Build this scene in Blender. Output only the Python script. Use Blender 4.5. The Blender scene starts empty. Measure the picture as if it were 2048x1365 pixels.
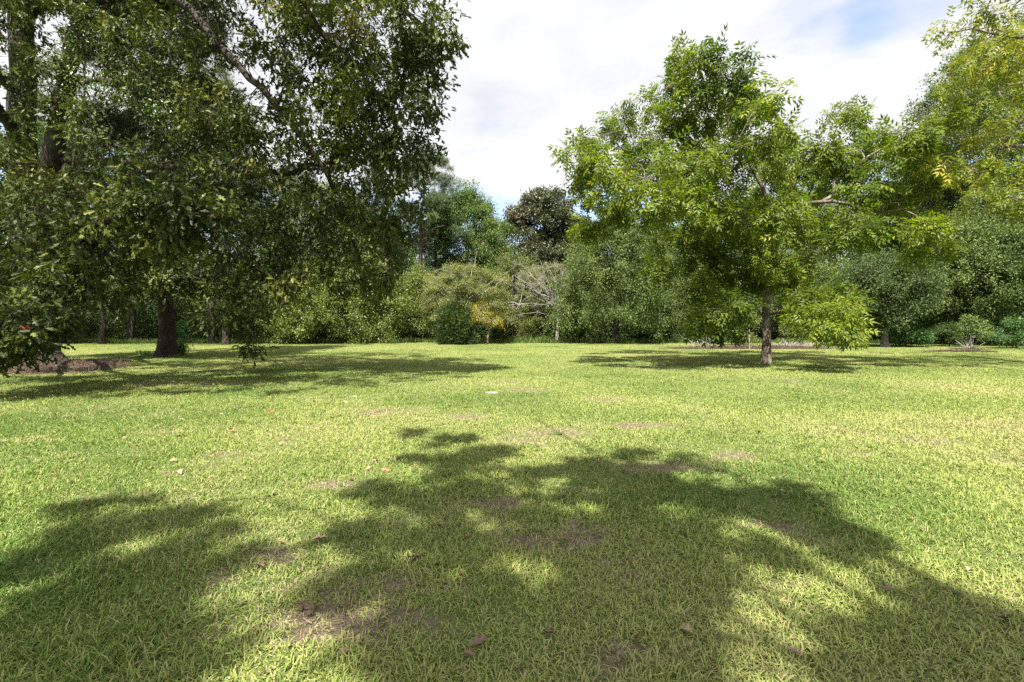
import bpy, math
import numpy as np

R = math.radians
S = bpy.context.scene
COL = S.collection

# ------------------------------------------------------------------ camera
EYE, FP, YH = 1.3, 1024.0, 650.0          # eye height, focal length and horizon row (photo pixels)
cam_d = bpy.data.cameras.new("camera")
cam = bpy.data.objects.new("camera", cam_d)
COL.objects.link(cam)
cam.location = (0, 0, EYE)
cam.rotation_euler = (R(90), 0, 0)
cam_d.sensor_width = 36
cam_d.lens = 18
cam_d.shift_y = -(682.5 - YH) / 2048
cam_d.clip_start = 0.05
cam_d.clip_end = 3000
S.camera = cam

# ------------------------------------------------------------------ sun, sky, exposure
SUN_EL, SUN_AZ = R(60), R(14)             # sun stands high behind the viewer; shadows fall away and a little right
SHX = math.sin(SUN_AZ) / math.tan(SUN_EL)  # ground shift of a shadow per metre of height
SHY = math.cos(SUN_AZ) / math.tan(SUN_EL)
sun_d = bpy.data.lights.new("sun", 'SUN')
sun = bpy.data.objects.new("sun", sun_d)
COL.objects.link(sun)
sun.rotation_euler = (R(90) - SUN_EL, 0, -SUN_AZ)
sun_d.energy = 5.0
sun_d.angle = R(0.53)
sun_d.color = (1.0, 0.95, 0.87)
S.view_settings.view_transform = 'Standard'
S.view_settings.look = 'None'
S.view_settings.gamma = 1
S.view_settings.exposure = 1.9
S.cycles.max_bounces = 7
S.cycles.diffuse_bounces = 3
S.cycles.glossy_bounces = 2
S.cycles.transmission_bounces = 5
S.cycles.transparent_max_bounces = 4
S.cycles.caustics_reflective = False
S.cycles.caustics_refractive = False
S.cycles.use_denoising = False

w = bpy.data.worlds.new("World")
S.world = w
w.use_nodes = True


class NT:
    """small helper to write node trees"""
    def __init__(s, tree):
        s.t = tree
        tree.nodes.clear()

    def n(s, typ, **kw):
        nd = s.t.nodes.new(typ)
        for k, v in kw.items():
            if k.startswith('i_'):
                key = k[2:]
                key = int(key) if key.isdigit() else key.replace('_', ' ')
                nd.inputs[key].default_value = v
            else:
                setattr(nd, k, v)
        return nd

    def l(s, a, b):
        s.t.links.new(a, b)

    def math(s, op, a, b=None, c=None, clamp=False):
        nd = s.n('ShaderNodeMath', operation=op, use_clamp=clamp)
        for i, v in enumerate((a, b, c)):
            if v is None:
                continue
            if isinstance(v, (int, float)):
                nd.inputs[i].default_value = v
            else:
                s.l(v, nd.inputs[i])
        return nd.outputs[0]

    def ramp(s, fac, stops, interp='LINEAR'):
        nd = s.n('ShaderNodeValToRGB')
        nd.color_ramp.interpolation = interp
        el = nd.color_ramp.elements
        while len(el) < len(stops):
            el.new(0.5)
        for e, (p, c) in zip(el, stops):
            e.position = p
            e.color = (c[0], c[1], c[2], 1)
        if fac is not None:
            s.l(fac, nd.inputs[0])
        return nd.outputs[0]

    def mix(s, fac, a, b, blend='MIX'):
        nd = s.n('ShaderNodeMix', data_type='RGBA', blend_type=blend)
        for i, v in ((0, fac), (6, a), (7, b)):
            if isinstance(v, (int, float)):
                nd.inputs[i].default_value = v
            elif isinstance(v, tuple):
                nd.inputs[i].default_value = (v[0], v[1], v[2], 1)
            else:
                s.l(v, nd.inputs[i])
        return nd.outputs[2]

    def noise(s, vec, scale, detail=4, rough=0.55, dist=0.0):
        nd = s.n('ShaderNodeTexNoise')
        nd.inputs['Scale'].default_value = scale
        nd.inputs['Detail'].default_value = detail
        nd.inputs['Roughness'].default_value = rough
        nd.inputs['Distortion'].default_value = dist
        if vec is not None:
            s.l(vec, nd.inputs['Vector'])
        return nd.outputs[0]


k = NT(w.node_tree)
out = k.n('ShaderNodeOutputWorld')
bg = k.n('ShaderNodeBackground')
bg.inputs['Strength'].default_value = 0.1
sky = k.n('ShaderNodeTexSky', sky_type='NISHITA')
sky.sun_disc = False
sky.sun_elevation = SUN_EL
sky.sun_rotation = R(180) + SUN_AZ
sky.dust_density = 1.5
tc = k.n('ShaderNodeTexCoord')
sep = k.n('ShaderNodeSeparateXYZ')
k.l(tc.outputs['Generated'], sep.inputs[0])
zc = k.math('MAXIMUM', sep.outputs[2], 0.0)
den = k.math('ADD', zc, 0.12)
cx = k.math('DIVIDE', sep.outputs[0], den)
cy = k.math('DIVIDE', sep.outputs[1], den)
cmb = k.n('ShaderNodeCombineXYZ')
k.l(cx, cmb.inputs[0])
k.l(cy, cmb.inputs[1])
n1 = k.noise(cmb.outputs[0], 1.15, 7, 0.55, 0.25)
n2 = k.noise(cmb.outputs[0], 0.6, 3, 0.5, 0.1)
n3 = k.noise(cmb.outputs[0], 3.0, 5, 0.6, 0.3)
# a band of open blue low over the trees and one small gap high on the right
band = k.n('ShaderNodeMapRange', interpolation_type='SMOOTHSTEP')
for i, v in enumerate((0.20, 0.31, 1.0, 0.0)):
    band.inputs[i + 1].default_value = v
k.l(sep.outputs[2], band.inputs[0])
dp = k.n('ShaderNodeVectorMath', operation='DISTANCE')
dp.inputs[1].default_value = (0.515, 0.737, 0.439)
k.l(tc.outputs['Generated'], dp.inputs[0])
gap = k.n('ShaderNodeMapRange', interpolation_type='SMOOTHSTEP')
for i, v in enumerate((0.0, 0.06, 1.0, 0.0)):
    gap.inputs[i + 1].default_value = v
k.l(dp.outputs['Value'], gap.inputs[0])
cl = k.math('ADD', k.math('MULTIPLY_ADD', n3, 0.3, n1), 0.05)
cl = k.math('MULTIPLY_ADD', band.outputs[0], -0.33, cl)
cl = k.math('MULTIPLY_ADD', gap.outputs[0], -0.13, cl)
mask = k.n('ShaderNodeMapRange', interpolation_type='SMOOTHSTEP')
for i, v in enumerate((0.36, 0.62, 0.0, 1.0)):
    mask.inputs[i + 1].default_value = v
k.l(cl, mask.inputs[0])
nsum = k.math('ADD', k.math('MULTIPLY', n2, 0.6), k.math('MULTIPLY', n3, 0.4))
ccol = k.ramp(nsum, [(0.40, (2.25, 2.31, 2.52)), (0.475, (2.55, 2.58, 2.68)), (0.56, (2.85, 2.85, 2.85))])
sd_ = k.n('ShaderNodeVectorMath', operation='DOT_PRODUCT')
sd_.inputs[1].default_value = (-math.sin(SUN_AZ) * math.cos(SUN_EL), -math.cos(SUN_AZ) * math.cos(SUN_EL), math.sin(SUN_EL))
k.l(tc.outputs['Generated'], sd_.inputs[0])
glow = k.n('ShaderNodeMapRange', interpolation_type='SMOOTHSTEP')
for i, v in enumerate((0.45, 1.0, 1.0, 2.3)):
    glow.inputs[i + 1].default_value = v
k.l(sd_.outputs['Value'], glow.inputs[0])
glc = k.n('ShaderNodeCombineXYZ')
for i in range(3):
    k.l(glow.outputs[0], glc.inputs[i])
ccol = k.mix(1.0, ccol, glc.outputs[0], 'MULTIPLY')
skyb = k.mix(0.16, k.mix(1.0, sky.outputs[0], (.85, .85, .85), 'MULTIPLY'), (2.6, 2.7, 2.9))
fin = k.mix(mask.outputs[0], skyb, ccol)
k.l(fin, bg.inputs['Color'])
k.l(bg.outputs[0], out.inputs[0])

# ------------------------------------------------------------------ helpers
def tag(o, label=None, cat=None, group=None, kind=None):
    if label: o['label'] = label
    if cat: o['category'] = cat
    if group: o['group'] = group
    if kind: o['kind'] = kind
    return o


def empty(name, loc):
    o = bpy.data.objects.new(name, None)
    o.empty_display_size = 0.3
    o.location = loc
    COL.objects.link(o)
    return o


def build_mesh(name, V, T, mat, tint=None, smooth=False, attrs=None):
    V = np.asarray(V, np.float32)
    T = np.asarray(T, np.int32)
    me = bpy.data.meshes.new(name)
    me.vertices.add(len(V))
    me.vertices.foreach_set('co', V.ravel())
    me.loops.add(T.size)
    me.loops.foreach_set('vertex_index', T.ravel())
    me.polygons.add(len(T))
    me.polygons.foreach_set('loop_start', np.arange(len(T), dtype=np.int32) * T.shape[1])
    me.polygons.foreach_set('loop_total', np.full(len(T), T.shape[1], np.int32))
    me.polygons.foreach_set('use_smooth', np.full(len(T), smooth))
    if tint is not None:
        a = me.attributes.new('tint', 'FLOAT', 'FACE')
        a.data.foreach_set('value', np.asarray(tint, np.float32))
    for nm, val in (attrs or {}).items():
        a = me.attributes.new(nm, 'FLOAT', 'POINT')
        a.data.foreach_set('value', np.asarray(val, np.float32))
    me.materials.append(mat)
    me.update(calc_edges=True)
    return me


def add_obj(name, me, parent=None, loc=None):
    o = bpy.data.objects.new(name, me)
    COL.objects.link(o)
    if parent is not None:
        o.parent = parent
    if loc is not None:
        o.location = loc
    return o


def at(px, py, d):
    """a point of the place seen at photo pixel px, py at depth d metres"""
    return np.array([(px - 1024) / FP * d, d, EYE + (YH - py) / FP * d])


def ground(px, py):
    d = EYE * FP / (py - YH)
    return np.array([(px - 1024) / FP * d, d])


def norm(v):
    return v / np.maximum(np.linalg.norm(v, axis=-1, keepdims=True), 1e-9)


def rand_dir(rng, n):
    return norm(rng.normal(size=(n, 3)))


_rn = np.random.default_rng(5)
_TAB = _rn.random((256, 256))


def vnoise(x, y):
    xi = np.floor(x).astype(int); yi = np.floor(y).astype(int)
    fx = x - xi; fy = y - yi
    fx = fx * fx * (3 - 2 * fx); fy = fy * fy * (3 - 2 * fy)
    g = lambda a, b: _TAB[a % 256, b % 256]
    return ((g(xi, yi) * (1 - fx) + g(xi + 1, yi) * fx) * (1 - fy)
            + (g(xi, yi + 1) * (1 - fx) + g(xi + 1, yi + 1) * fx) * fy)


def fbm(x, y, sc, oct=4):
    s, a, t = 0, 0.5, 0
    for i in range(oct):
        s = s + a * vnoise(x * sc + 17.3 * i, y * sc + 9.1 * i)
        t += a
        a *= 0.5; sc *= 2.03
    return s / t


# ------------------------------------------------------------------ materials
def leaf_mat(name, stops, trans=0.33, rough=0.42, spec=0.45, tcol=(1.25, 1.35, 0.55)):
    m = bpy.data.materials.new(name)
    m.use_nodes = True
    k = NT(m.node_tree)
    o = k.n('ShaderNodeOutputMaterial')
    at_ = k.n('ShaderNodeAttribute', attribute_name='tint')
    col = k.ramp(at_.outputs['Fac'], stops)
    p = k.n('ShaderNodeBsdfPrincipled')
    p.inputs['Roughness'].default_value = rough
    p.inputs['Specular IOR Level'].default_value = spec
    k.l(col, p.inputs['Base Color'])
    tr = k.n('ShaderNodeBsdfTranslucent')
    k.l(k.mix(1.0, col, tcol, 'MULTIPLY'), tr.inputs[0])
    mx = k.n('ShaderNodeMixShader')
    mx.inputs[0].default_value = trans
    k.l(p.outputs[0], mx.inputs[1])
    k.l(tr.outputs[0], mx.inputs[2])
    k.l(mx.outputs[0], o.inputs[0])
    return m


def bark_mat(name, dark, light, scale=6, bump=0.8, patch=None):
    m = bpy.data.materials.new(name)
    m.use_nodes = True
    k = NT(m.node_tree)
    o = k.n('ShaderNodeOutputMaterial')
    tcn = k.n('ShaderNodeTexCoord')
    mp = k.n('ShaderNodeMapping')
    mp.inputs['Scale'].default_value = (1, 1, 0.22)
    k.l(tcn.outputs['Object'], mp.inputs[0])
    n = k.noise(mp.outputs[0], scale * 2.2, 6, 0.65, 0.6)
    nb = k.noise(tcn.outputs['Object'], 1.6, 4, 0.6)
    c = k.ramp(n, [(0.32, dark), (0.66, light)])
    if patch:
        pm = k.ramp(nb, [(0.54, (0, 0, 0)), (0.64, (1, 1, 1))])
        c = k.mix(pm, c, patch)
    p = k.n('ShaderNodeBsdfPrincipled')
    p.inputs['Roughness'].default_value = 0.9
    p.inputs['Specular IOR Level'].default_value = 0.2
    k.l(c, p.inputs['Base Color'])
    b = k.n('ShaderNodeBump')
    b.inputs['Strength'].default_value = bump
    b.inputs['Distance'].default_value = 0.04
    k.l(n, b.inputs['Height'])
    k.l(b.outputs[0], p.inputs['Normal'])
    k.l(p.outputs[0], o.inputs[0])
    return m


M = {}
M['oak'] = leaf_mat('oak_leaf', [(0, (.020, .032, .006)), (.5, (.056, .076, .012)), (.85, (.120, .145, .026)),
                                 (.985, (.16, .15, .04)), (1, (.20, .05, .025))], .30, .5, .24)
M['pecan'] = leaf_mat('pecan_leaf', [(0, (.036, .064, .006)), (.5, (.092, .134, .011)), (.9, (.18, .215, .018)),
                                     (1, (.22, .23, .02))], .45, .5, .28)
M['yellow_pecan'] = leaf_mat('yellowing_pecan_leaf', [(0, (.065, .10, .007)), (.5, (.130, .160, .010)),
                                                      (.85, (.24, .23, .015)), (1, (.27, .23, .025))], .40, .5, .28)
M['greygreen'] = leaf_mat('small_grey_green_leaf', [(0, (.042, .070, .018)), (.5, (.090, .130, .034)),
                                                    (1, (.165, .205, .058))], .34, .5, .22)
M['darkgreen'] = leaf_mat('dark_green_leaf', [(0, (.026, .046, .012)), (.5, (.052, .082, .020)),
                                              (1, (.095, .135, .034))], .32, .5, .22)
M['cedar'] = leaf_mat('cedar_spray', [(0, (.022, .036, .014)), (.5, (.040, .056, .020)), (1, (.07, .085, .03))], .2, .6, .3)
M['pine'] = leaf_mat('pine_needles', [(0, (.040, .066, .022)), (.5, (.072, .108, .036)), (1, (.115, .155, .054))], .22, .5, .4)
M['gum'] = leaf_mat('mid_green_leaf', [(0, (.048, .085, .018)), (.5, (.086, .136, .030)), (1, (.150, .195, .048))], .35, .5, .25)
M['pale'] = leaf_mat('pale_green_leaf', [(0, (.070, .095, .024)), (.5, (.118, .145, .038)), (1, (.185, .205, .058))], .36, .5, .25)
M['camellia'] = leaf_mat('glossy_green_leaf', [(0, (.055, .085, .012)), (.5, (.110, .145, .022)), (1, (.19, .22, .045))], .36, .42, .45)
M['dogwood'] = leaf_mat('dogwood_leaf', [(0, (.080, .105, .020)), (.5, (.140, .165, .032)), (.85, (.21, .21, .045)),
                                         (1, (.24, .13, .06))], .36, .5, .35)
M['yellowdog'] = leaf_mat('yellow_dogwood_leaf', [(0, (.14, .15, .026)), (.5, (.215, .205, .03)), (.85, (.29, .24, .032)),
                                                  (1, (.33, .19, .03))], .36, .5, .35)
M['juniper'] = leaf_mat('juniper_spray', [(0, (.016, .030, .006)), (.5, (.034, .060, .010)), (1, (.07, .11, .018))], .22, .55, .3)
M['magnolia'] = leaf_mat('magnolia_leaf', [(0, (.028, .038, .014)), (.55, (.052, .064, .024)), (.75, (.085, .080, .036)),
                                           (1, (.14, .085, .048))], .15, .42, .4)
M['shrub'] = leaf_mat('bright_shrub_leaf', [(0, (.030, .075, .016)), (.5, (.052, .125, .028)), (1, (.095, .18, .045))], .36, .45, .45)
M['ivy'] = leaf_mat('vine_leaf', [(0, (.034, .064, .008)), (.5, (.064, .108, .012)), (1, (.11, .16, .022))], .33, .35, .55)
M['grass'] = leaf_mat('grass_blade', [(0, (.078, .130, .026)), (.32, (.168, .218, .048)), (.60, (.265, .285, .085)),
                                      (.82, (.265, .26, .11)), (1, (.27, .21, .12))], .28, .6, .12, (1.1, 1.15, .6))
M['dead'] = leaf_mat('dead_leaf', [(0, (.06, .03, .018)), (.5, (.14, .075, .04)), (1, (.25, .15, .09))], .15, .6, .3, (1, .9, .7))
M['needle_straw'] = leaf_mat('fallen_needles', [(0, (.038, .024, .018)), (.5, (.080, .056, .040)), (1, (.19, .145, .10))], .1, .7, .2, (1, .9, .8))
M['oakbark'] = bark_mat('oak_bark', (.010, .008, .006), (.062, .050, .040), 5, 1.0, (.048, .05, .034))
M['cedarbark'] = bark_mat('cedar_bark', (.012, .007, .006), (.045, .027, .021), 9, 0.9)
M['pinebark'] = bark_mat('pine_bark', (.022, .015, .012), (.105, .075, .062), 5, 0.9)
M['pecanbark'] = bark_mat('pecan_bark', (.03, .022, .017), (.17, .13, .10), 6, 0.9, (.20, .18, .15))
M['greybark'] = bark_mat('grey_bark', (.07, .058, .05), (.27, .235, .205), 8, 0.5)
M['palebark'] = bark_mat('pale_branch_bark', (.13, .115, .10), (.32, .295, .26), 8, 0.4)
M['darkbark'] = bark_mat('dark_bark', (.014, .011, .009), (.07, .055, .045), 6, 0.7)


def plain_mat(name, stops, scale, rough=.8, bump=.3):
    m = bpy.data.materials.new(name)
    m.use_nodes = True
    k = NT(m.node_tree)
    o = k.n('ShaderNodeOutputMaterial')
    tcn = k.n('ShaderNodeTexCoord')
    n = k.noise(tcn.outputs['Object'], scale, 6, .6)
    p = k.n('ShaderNodeBsdfPrincipled')
    p.inputs['Roughness'].default_value = rough
    k.l(k.ramp(n, stops), p.inputs['Base Color'])
    b = k.n('ShaderNodeBump')
    b.inputs['Strength'].default_value = bump
    b.inputs['Distance'].default_value = .02
    k.l(n, b.inputs['Height'])
    k.l(b.outputs[0], p.inputs['Normal'])
    k.l(p.outputs[0], o.inputs[0])
    return m


# ------------------------------------------------------------------ leaf shapes: (side, forward, normal) per unit of leaf length
def tpl(v, t):
    return np.array(v, float), np.array(t, int)


OVAL = tpl([(0, 0, 0), (.25, .45, .07), (0, 1, -.05), (-.25, .45, .07)], [(0, 1, 2), (0, 2, 3)])
LANCE = tpl([(0, 0, 0), (.15, .4, .04), (0, 1, -.08), (-.15, .4, .04)], [(0, 1, 2), (0, 2, 3)])


def oak_leaf():
    v = [(0, 0, 0), (0, .14, 0), (0, .38, .01), (0, .66, 0), (0, .88, -.03), (0, 1.05, -.08)]
    t = []
    for s in (1, -1):
        b = len(v)
        v += [(s * .17, .34, .05), (s * .28, .66, .06), (s * .17, .95, -.01)]
        tri = [(0, b, 2), (1, b + 1, 3), (2, b + 2, 4), (3, b + 2, 5), (0, b + 1, 2)][:4]
        t += tri if s > 0 else [x[::-1] for x in tri]
    return tpl(v, t)


OAK = oak_leaf()


def compound_leaf(pairs=3):
    v, t = [], []
    def leaflet(o, d, L, wd):
        d = np.array(d) / np.linalg.norm(d)
        sd = np.array((d[1], -d[0], 0)); sd /= np.linalg.norm(sd)
        b = len(v)
        o = np.array(o)
        for q in (o, o + d * L * .42 + sd * wd + (0, 0, .012), o + d * L + (0, 0, -.05), o + d * L * .42 - sd * wd + (0, 0, .012)):
            v.append(tuple(q))
        t.extend([(b, b + 1, b + 2), (b, b + 2, b + 3)])
    for i in range(pairs):
        f = .18 + .70 * i / (pairs - 1)
        z = -.28 * f * f
        L = .50 - .05 * abs(i - pairs * .6) / pairs
        for s in (1, -1):
            leaflet((0, f + .03 * s, z), (s * .85, .62, -.30), L, .085)
    leaflet((0, .92, -.25), (.05, 1, -.40), .48, .088)
    b = len(v)
    v.extend([(-.006, 0, 0), (.006, 0, 0), (0, .92, -.25)])
    t.append((b, b + 1, b + 2))
    return tpl(v, t)


COMPOUND = compound_leaf()


def spray(n, seed, spread=1.0, wd=.035, flat=.25):
    g = np.random.default_rng(seed)
    v, t = [], []
    for i in range(n):
        a = g.uniform(-1, 1) * spread
        f0 = g.uniform(0, .35)
        d = np.array((math.sin(a), math.cos(a), g.normal() * flat)); d /= np.linalg.norm(d)
        L = g.uniform(.45, .8)
        sd = np.array((math.cos(a), -math.sin(a), g.normal() * .5)); sd /= np.linalg.norm(sd)
        o = np.array((0, f0, 0))
        b = len(v)
        for q in (o - sd * wd * .6, o + sd * wd, o + d * L):
            v.append(tuple(q))
        t.append((b, b + 1, b + 2))
    return tpl(v, t)


CEDAR = spray(9, 1, 1.0, .06, .35)
JUNIPER = spray(9, 2, .8, .07, .4)
NEEDLES = spray(14, 3, 1.9, .022, .8)


def scatter_leaves(P, D, N, size, tp):
    D = norm(D)
    Sd = norm(np.cross(D, N))
    N = np.cross(Sd, D)
    tv, tt = tp
    V = P[:, None, :] + size[:, None, None] * (tv[None, :, 0:1] * Sd[:, None, :] + tv[None, :, 1:2] * D[:, None, :]
                                               + tv[None, :, 2:3] * N[:, None, :])
    T = tt[None] + (np.arange(len(P)) * len(tv))[:, None, None]
    return V.reshape(-1, 3), T.reshape(-1, 3)


def join(parts):
    V, T, o = [], [], 0
    for v, t in parts:
        if len(v):
            V.append(v); T.append(t + o); o += len(v)
    return np.concatenate(V), np.concatenate(T)


def catmull(P, n):
    P = np.asarray(P, float)
    P = np.vstack([2 * P[0] - P[1], P, 2 * P[-1] - P[-2]])
    m = len(P) - 3
    u = np.linspace(0, m - 1e-6, n)
    i = u.astype(int); f = (u - i)[:, None]
    a, b, c, d = P[i], P[i + 1], P[i + 2], P[i + 3]
    return .5 * ((2 * b) + (c - a) * f + (2 * a - 5 * b + 4 * c - d) * f ** 2 + (3 * b - a - 3 * c + d) * f ** 3)


def tube(P, rad, sides, rng=None, rough=0.0):
    P = np.asarray(P, float)
    n = len(P)
    Tn = norm(np.gradient(P, axis=0))
    ref = np.where(np.abs(Tn[:, 2:3]) > .85, np.array([[1., 0, 0]]), np.array([[0, 0, 1.]]))
    if abs(Tn[0, 2]) > .7:
        ref = np.tile(np.array([[1., 0.2, 0]]), (n, 1))
    A = norm(np.cross(Tn, ref)); B = np.cross(Tn, A)
    ang = np.linspace(0, 2 * np.pi, sides, endpoint=False)
    rr = np.asarray(rad)[:, None] * np.ones((1, sides))
    if rough and rng is not None:
        ridge = 1 + rough * rng.normal(size=(1, sides)) + rough * .5 * rng.normal(size=(n, sides))
        rr = rr * ridge
    V = P[:, None] + rr[:, :, None] * (np.cos(ang)[None, :, None] * A[:, None] + np.sin(ang)[None, :, None] * B[:, None])
    V = V.reshape(-1, 3)
    i = np.arange(n - 1)[:, None] * sides; j = np.arange(sides)[None]
    a = i + j; b = i + (j + 1) % sides; c = b + sides; d = a + sides
    T = np.concatenate([np.stack([a, b, c], -1).reshape(-1, 3), np.stack([a, c, d], -1).reshape(-1, 3)])
    return V, T


def sticks(A, B, r0, r1):
    """many thin three-sided twigs at once"""
    n = len(A)
    D = norm(B - A)
    X = norm(np.cross(D, np.where(np.abs(D[:, 2:3]) > .9, [[1., 0, 0]], [[0, 0, 1.]])))
    Y = np.cross(D, X)
    V = []
    for Q, r in ((A, r0), (B, r1)):
        for q in range(3):
            V.append(Q + r * (math.cos(q * 2.0944) * X + math.sin(q * 2.0944) * Y))
    V = np.stack(V, 1).reshape(-1, 3)
    t = np.array([(0, 1, 4), (0, 4, 3), (1, 2, 5), (1, 5, 4), (2, 0, 3), (2, 3, 5)])
    T = (t[None] + (np.arange(n) * 6)[:, None, None]).reshape(-1, 3)
    return V, T


class Tree:
    def __init__(s, seed, tp, size, droop=.35, up=.9, nsub=8, ntwig=7, nleaf=6, twig=.4, spread=.12):
        s.g = np.random.default_rng(seed)
        s.tp, s.size, s.droop, s.up = tp, size, droop, up
        s.nsub, s.ntwig, s.nleaf, s.twig, s.spread = nsub, ntwig, nleaf, twig, spread
        s.wood, s.trunks = [], []
        s.nodeP, s.nodeR = [], []
        s.L = []
        s.cvar = .12
        s.lvar = .17
        s.tints = []

    def limb(s, pts, r0, r1, sides=8, wob=.06, n=None, flare=0.0, rough=0.0, trunk=False, nodes=True):
        pts = np.asarray(pts, float)
        ln = np.linalg.norm(np.diff(pts, axis=0), axis=1).sum()
        n = n or int(np.clip(ln / .45, 4, 26))
        P = catmull(pts, n) if len(pts) > 1 else pts
        wv = s.g.normal(size=P.shape) * wob
        wv[0] = 0
        P = P + wv
        u = np.linspace(0, 1, n)
        rad = r0 + (r1 - r0) * u ** .8
        if flare:
            rad = rad * (1 + flare * np.exp(-(P[:, 2] - P[0, 2]) / .28))
        (s.trunks if trunk else s.wood).append(tube(P, rad, sides, s.g, rough))
        if nodes:
            s.nodeP.append(P[1:]); s.nodeR.append(rad[1:])
        return P

    def nearest(s, c):
        P = np.concatenate(s.nodeP); Rr = np.concatenate(s.nodeR)
        d = np.linalg.norm(P - c, axis=1) + .7 * np.maximum(0, P[:, 2] - c[2]) + np.where(Rr < .012, 3, 0)
        i = np.argmin(d)
        return P[i], Rr[i]

    def clump(s, c, rad, dens=1.0, nodes=True, tint=0.0, droop=None, bare=False):
        g = s.g
        c = np.asarray(c, float); rad = np.asarray(rad, float)
        a, ra = s.nearest(c)
        ln = np.linalg.norm(c - a)
        mid = (a + c) / 2 + g.normal(size=3) * .10 * ln + np.array([0, 0, .08 * ln])
        r0 = min(ra * .75, .012 + .017 * ln)
        B = s.limb([a, mid, c], r0, .008, 5, .025 * ln ** .5, n=int(np.clip(ln / .5, 4, 9)), nodes=nodes)
        ns = max(2, int(round(s.nsub * dens)))
        d = rand_dir(g, ns) * (g.random((ns, 1)) ** .45)
        sub = c + d * rad
        st = B[g.integers(len(B) // 2, len(B), ns)]
        m1 = (st + sub) / 2 + g.normal(size=(ns, 3)) * .07 * rad.mean()
        s.wood.append(sticks(st, m1, .009, .006))
        s.wood.append(sticks(m1, sub, .006, .004))
        dr = s.droop if droop is None else droop
        nt = s.ntwig
        A = np.repeat(sub, nt, 0)
        outw = np.repeat(d, nt, 0)
        td = norm(rand_dir(g, len(A)) + .75 * outw + np.array([0, 0, -dr * .5]))
        L = s.twig * g.uniform(.5, 1.2, (len(A), 1))
        E = A + td * L
        s.wood.append(sticks(A, E, .0035, .0018))
        if bare:
            return
        nl = s.nleaf
        t = g.uniform(.15, 1.05, (len(A), nl, 1))
        P = (A[:, None] + td[:, None] * L[:, None] * t).reshape(-1, 3)
        P = P + g.normal(size=P.shape) * s.spread
        tdl = np.repeat(td, nl, 0)
        D = tdl * .6 + rand_dir(g, len(P)) * .75 + np.array([0, 0, -dr])
        N = np.array([0, 0, s.up]) + rand_dir(g, len(P)) * .75
        sz = s.size * g.uniform(.65, 1.2, len(P))
        s.L.append(scatter_leaves(P, D, N, sz, s.tp))
        ct = g.normal() * s.cvar + tint
        tv = np.clip(.48 + ct + g.normal(size=len(P)) * s.lvar, 0, .97)
        red = g.random(len(P)) < .0005
        tv[red] = 1.0
        s.tints.append(np.repeat(tv, len(s.tp[1])))

    def finish(s, name, label, cat, base, bark, leaf, group=None, wood_name='branches', crown_name='crown'):
        base = np.asarray(base, float)
        root = empty(name, tuple(base))
        tag(root, label, cat, group)
        if s.trunks:
            V, T = join(s.trunks)
            add_obj('trunk', build_mesh('trunk', V - base, T, M[bark], smooth=True), root)
        if s.wood:
            V, T = join(s.wood)
            add_obj(wood_name, build_mesh(wood_name, V - base, T, M[bark], smooth=True), root)
        if s.L:
            V, T = join(s.L)
            add_obj(crown_name, build_mesh(crown_name, V - base, T, M[leaf], np.concatenate(s.tints)), root)
        s.root = root
        return root

# ------------------------------------------------------------------ ground: one lawn sheet out to the horizon
BARE = [(1100, 868, 75, 17), (1040, 882, 60, 10), (765, 822, 75, 9), (182, 1056, 34, 13), (1550, 1052, 80, 17), (1035, 1080, 65, 22),
        (800, 1178, 95, 22), (700, 1262, 150, 42), (8, 946, 30, 8), (335, 862, 55, 6), (950, 833, 55, 10),
        (1330, 935, 90, 14), (435, 912, 32, 8), (665, 975, 55, 12), (1285, 1345, 100, 26), (350, 945, 40, 5),
        (1215, 800, 60, 6), (1290, 850, 140, 8), (1640, 1075, 70, 10), (1150, 1060, 50, 14), (1480, 915, 60, 8),
        (980, 1000, 70, 9), (60, 880, 60, 7), (210, 990, 60, 7), (1060, 780, 60, 5), (1300, 735, 50, 3),
        (1580, 760, 20, 3), (1700, 905, 60, 8), (1850, 880, 70, 8), (1590, 1170, 60, 15), (500, 1130, 60, 14)]


def bareness(x, y):
    b = np.zeros_like(x)
    wx = x + .25 * (fbm(x, y, 2.1) - .5) + .22 * (fbm(x + 31, y, 6.0) - .5)
    wy = y + .45 * (fbm(x, y + 57, 2.1) - .5) + .35 * (fbm(x, y + 80, 6.0) - .5)
    for px, py, rx, ry in BARE:
        c = ground(px, py)
        qx = rx / (py - YH) * EYE * 1.15
        qy = EYE * FP * ry / (py - YH) ** 2 * 1.15
        r = np.sqrt(((wx - c[0]) / qx) ** 2 + ((wy - c[1]) / qy) ** 2)
        b = np.maximum(b, np.clip(1.35 - r, 0, 1))
    f = np.clip((fbm(x, y, .8, 5) - .53) * 2.6, 0, 1) * .55
    worn = np.exp(-(((x - .0) / 2.2) ** 2 + ((y - 3.3) / 2.6) ** 2)) * .36 * np.clip(2.2 * fbm(x + 60, y + 4, 1.7, 3) - .45, 0, 1.4)
    spk = fbm(x + 3, y + 8, 7.5, 3)
    return np.clip((b * .66 + f + worn) * (.25 + 1.45 * spk), 0, 1)


def lie(x, y):
    return .05 * (fbm(x + 40, y + 11, .16, 3) - .5) + .02 * (fbm(x, y, 1.3, 3) - .5)


def axis(*segs):
    o = []
    for a, b, st in segs:
        o.append(np.arange(a, b, st))
    o.append([segs[-1][1]])
    return np.concatenate(o)


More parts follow.
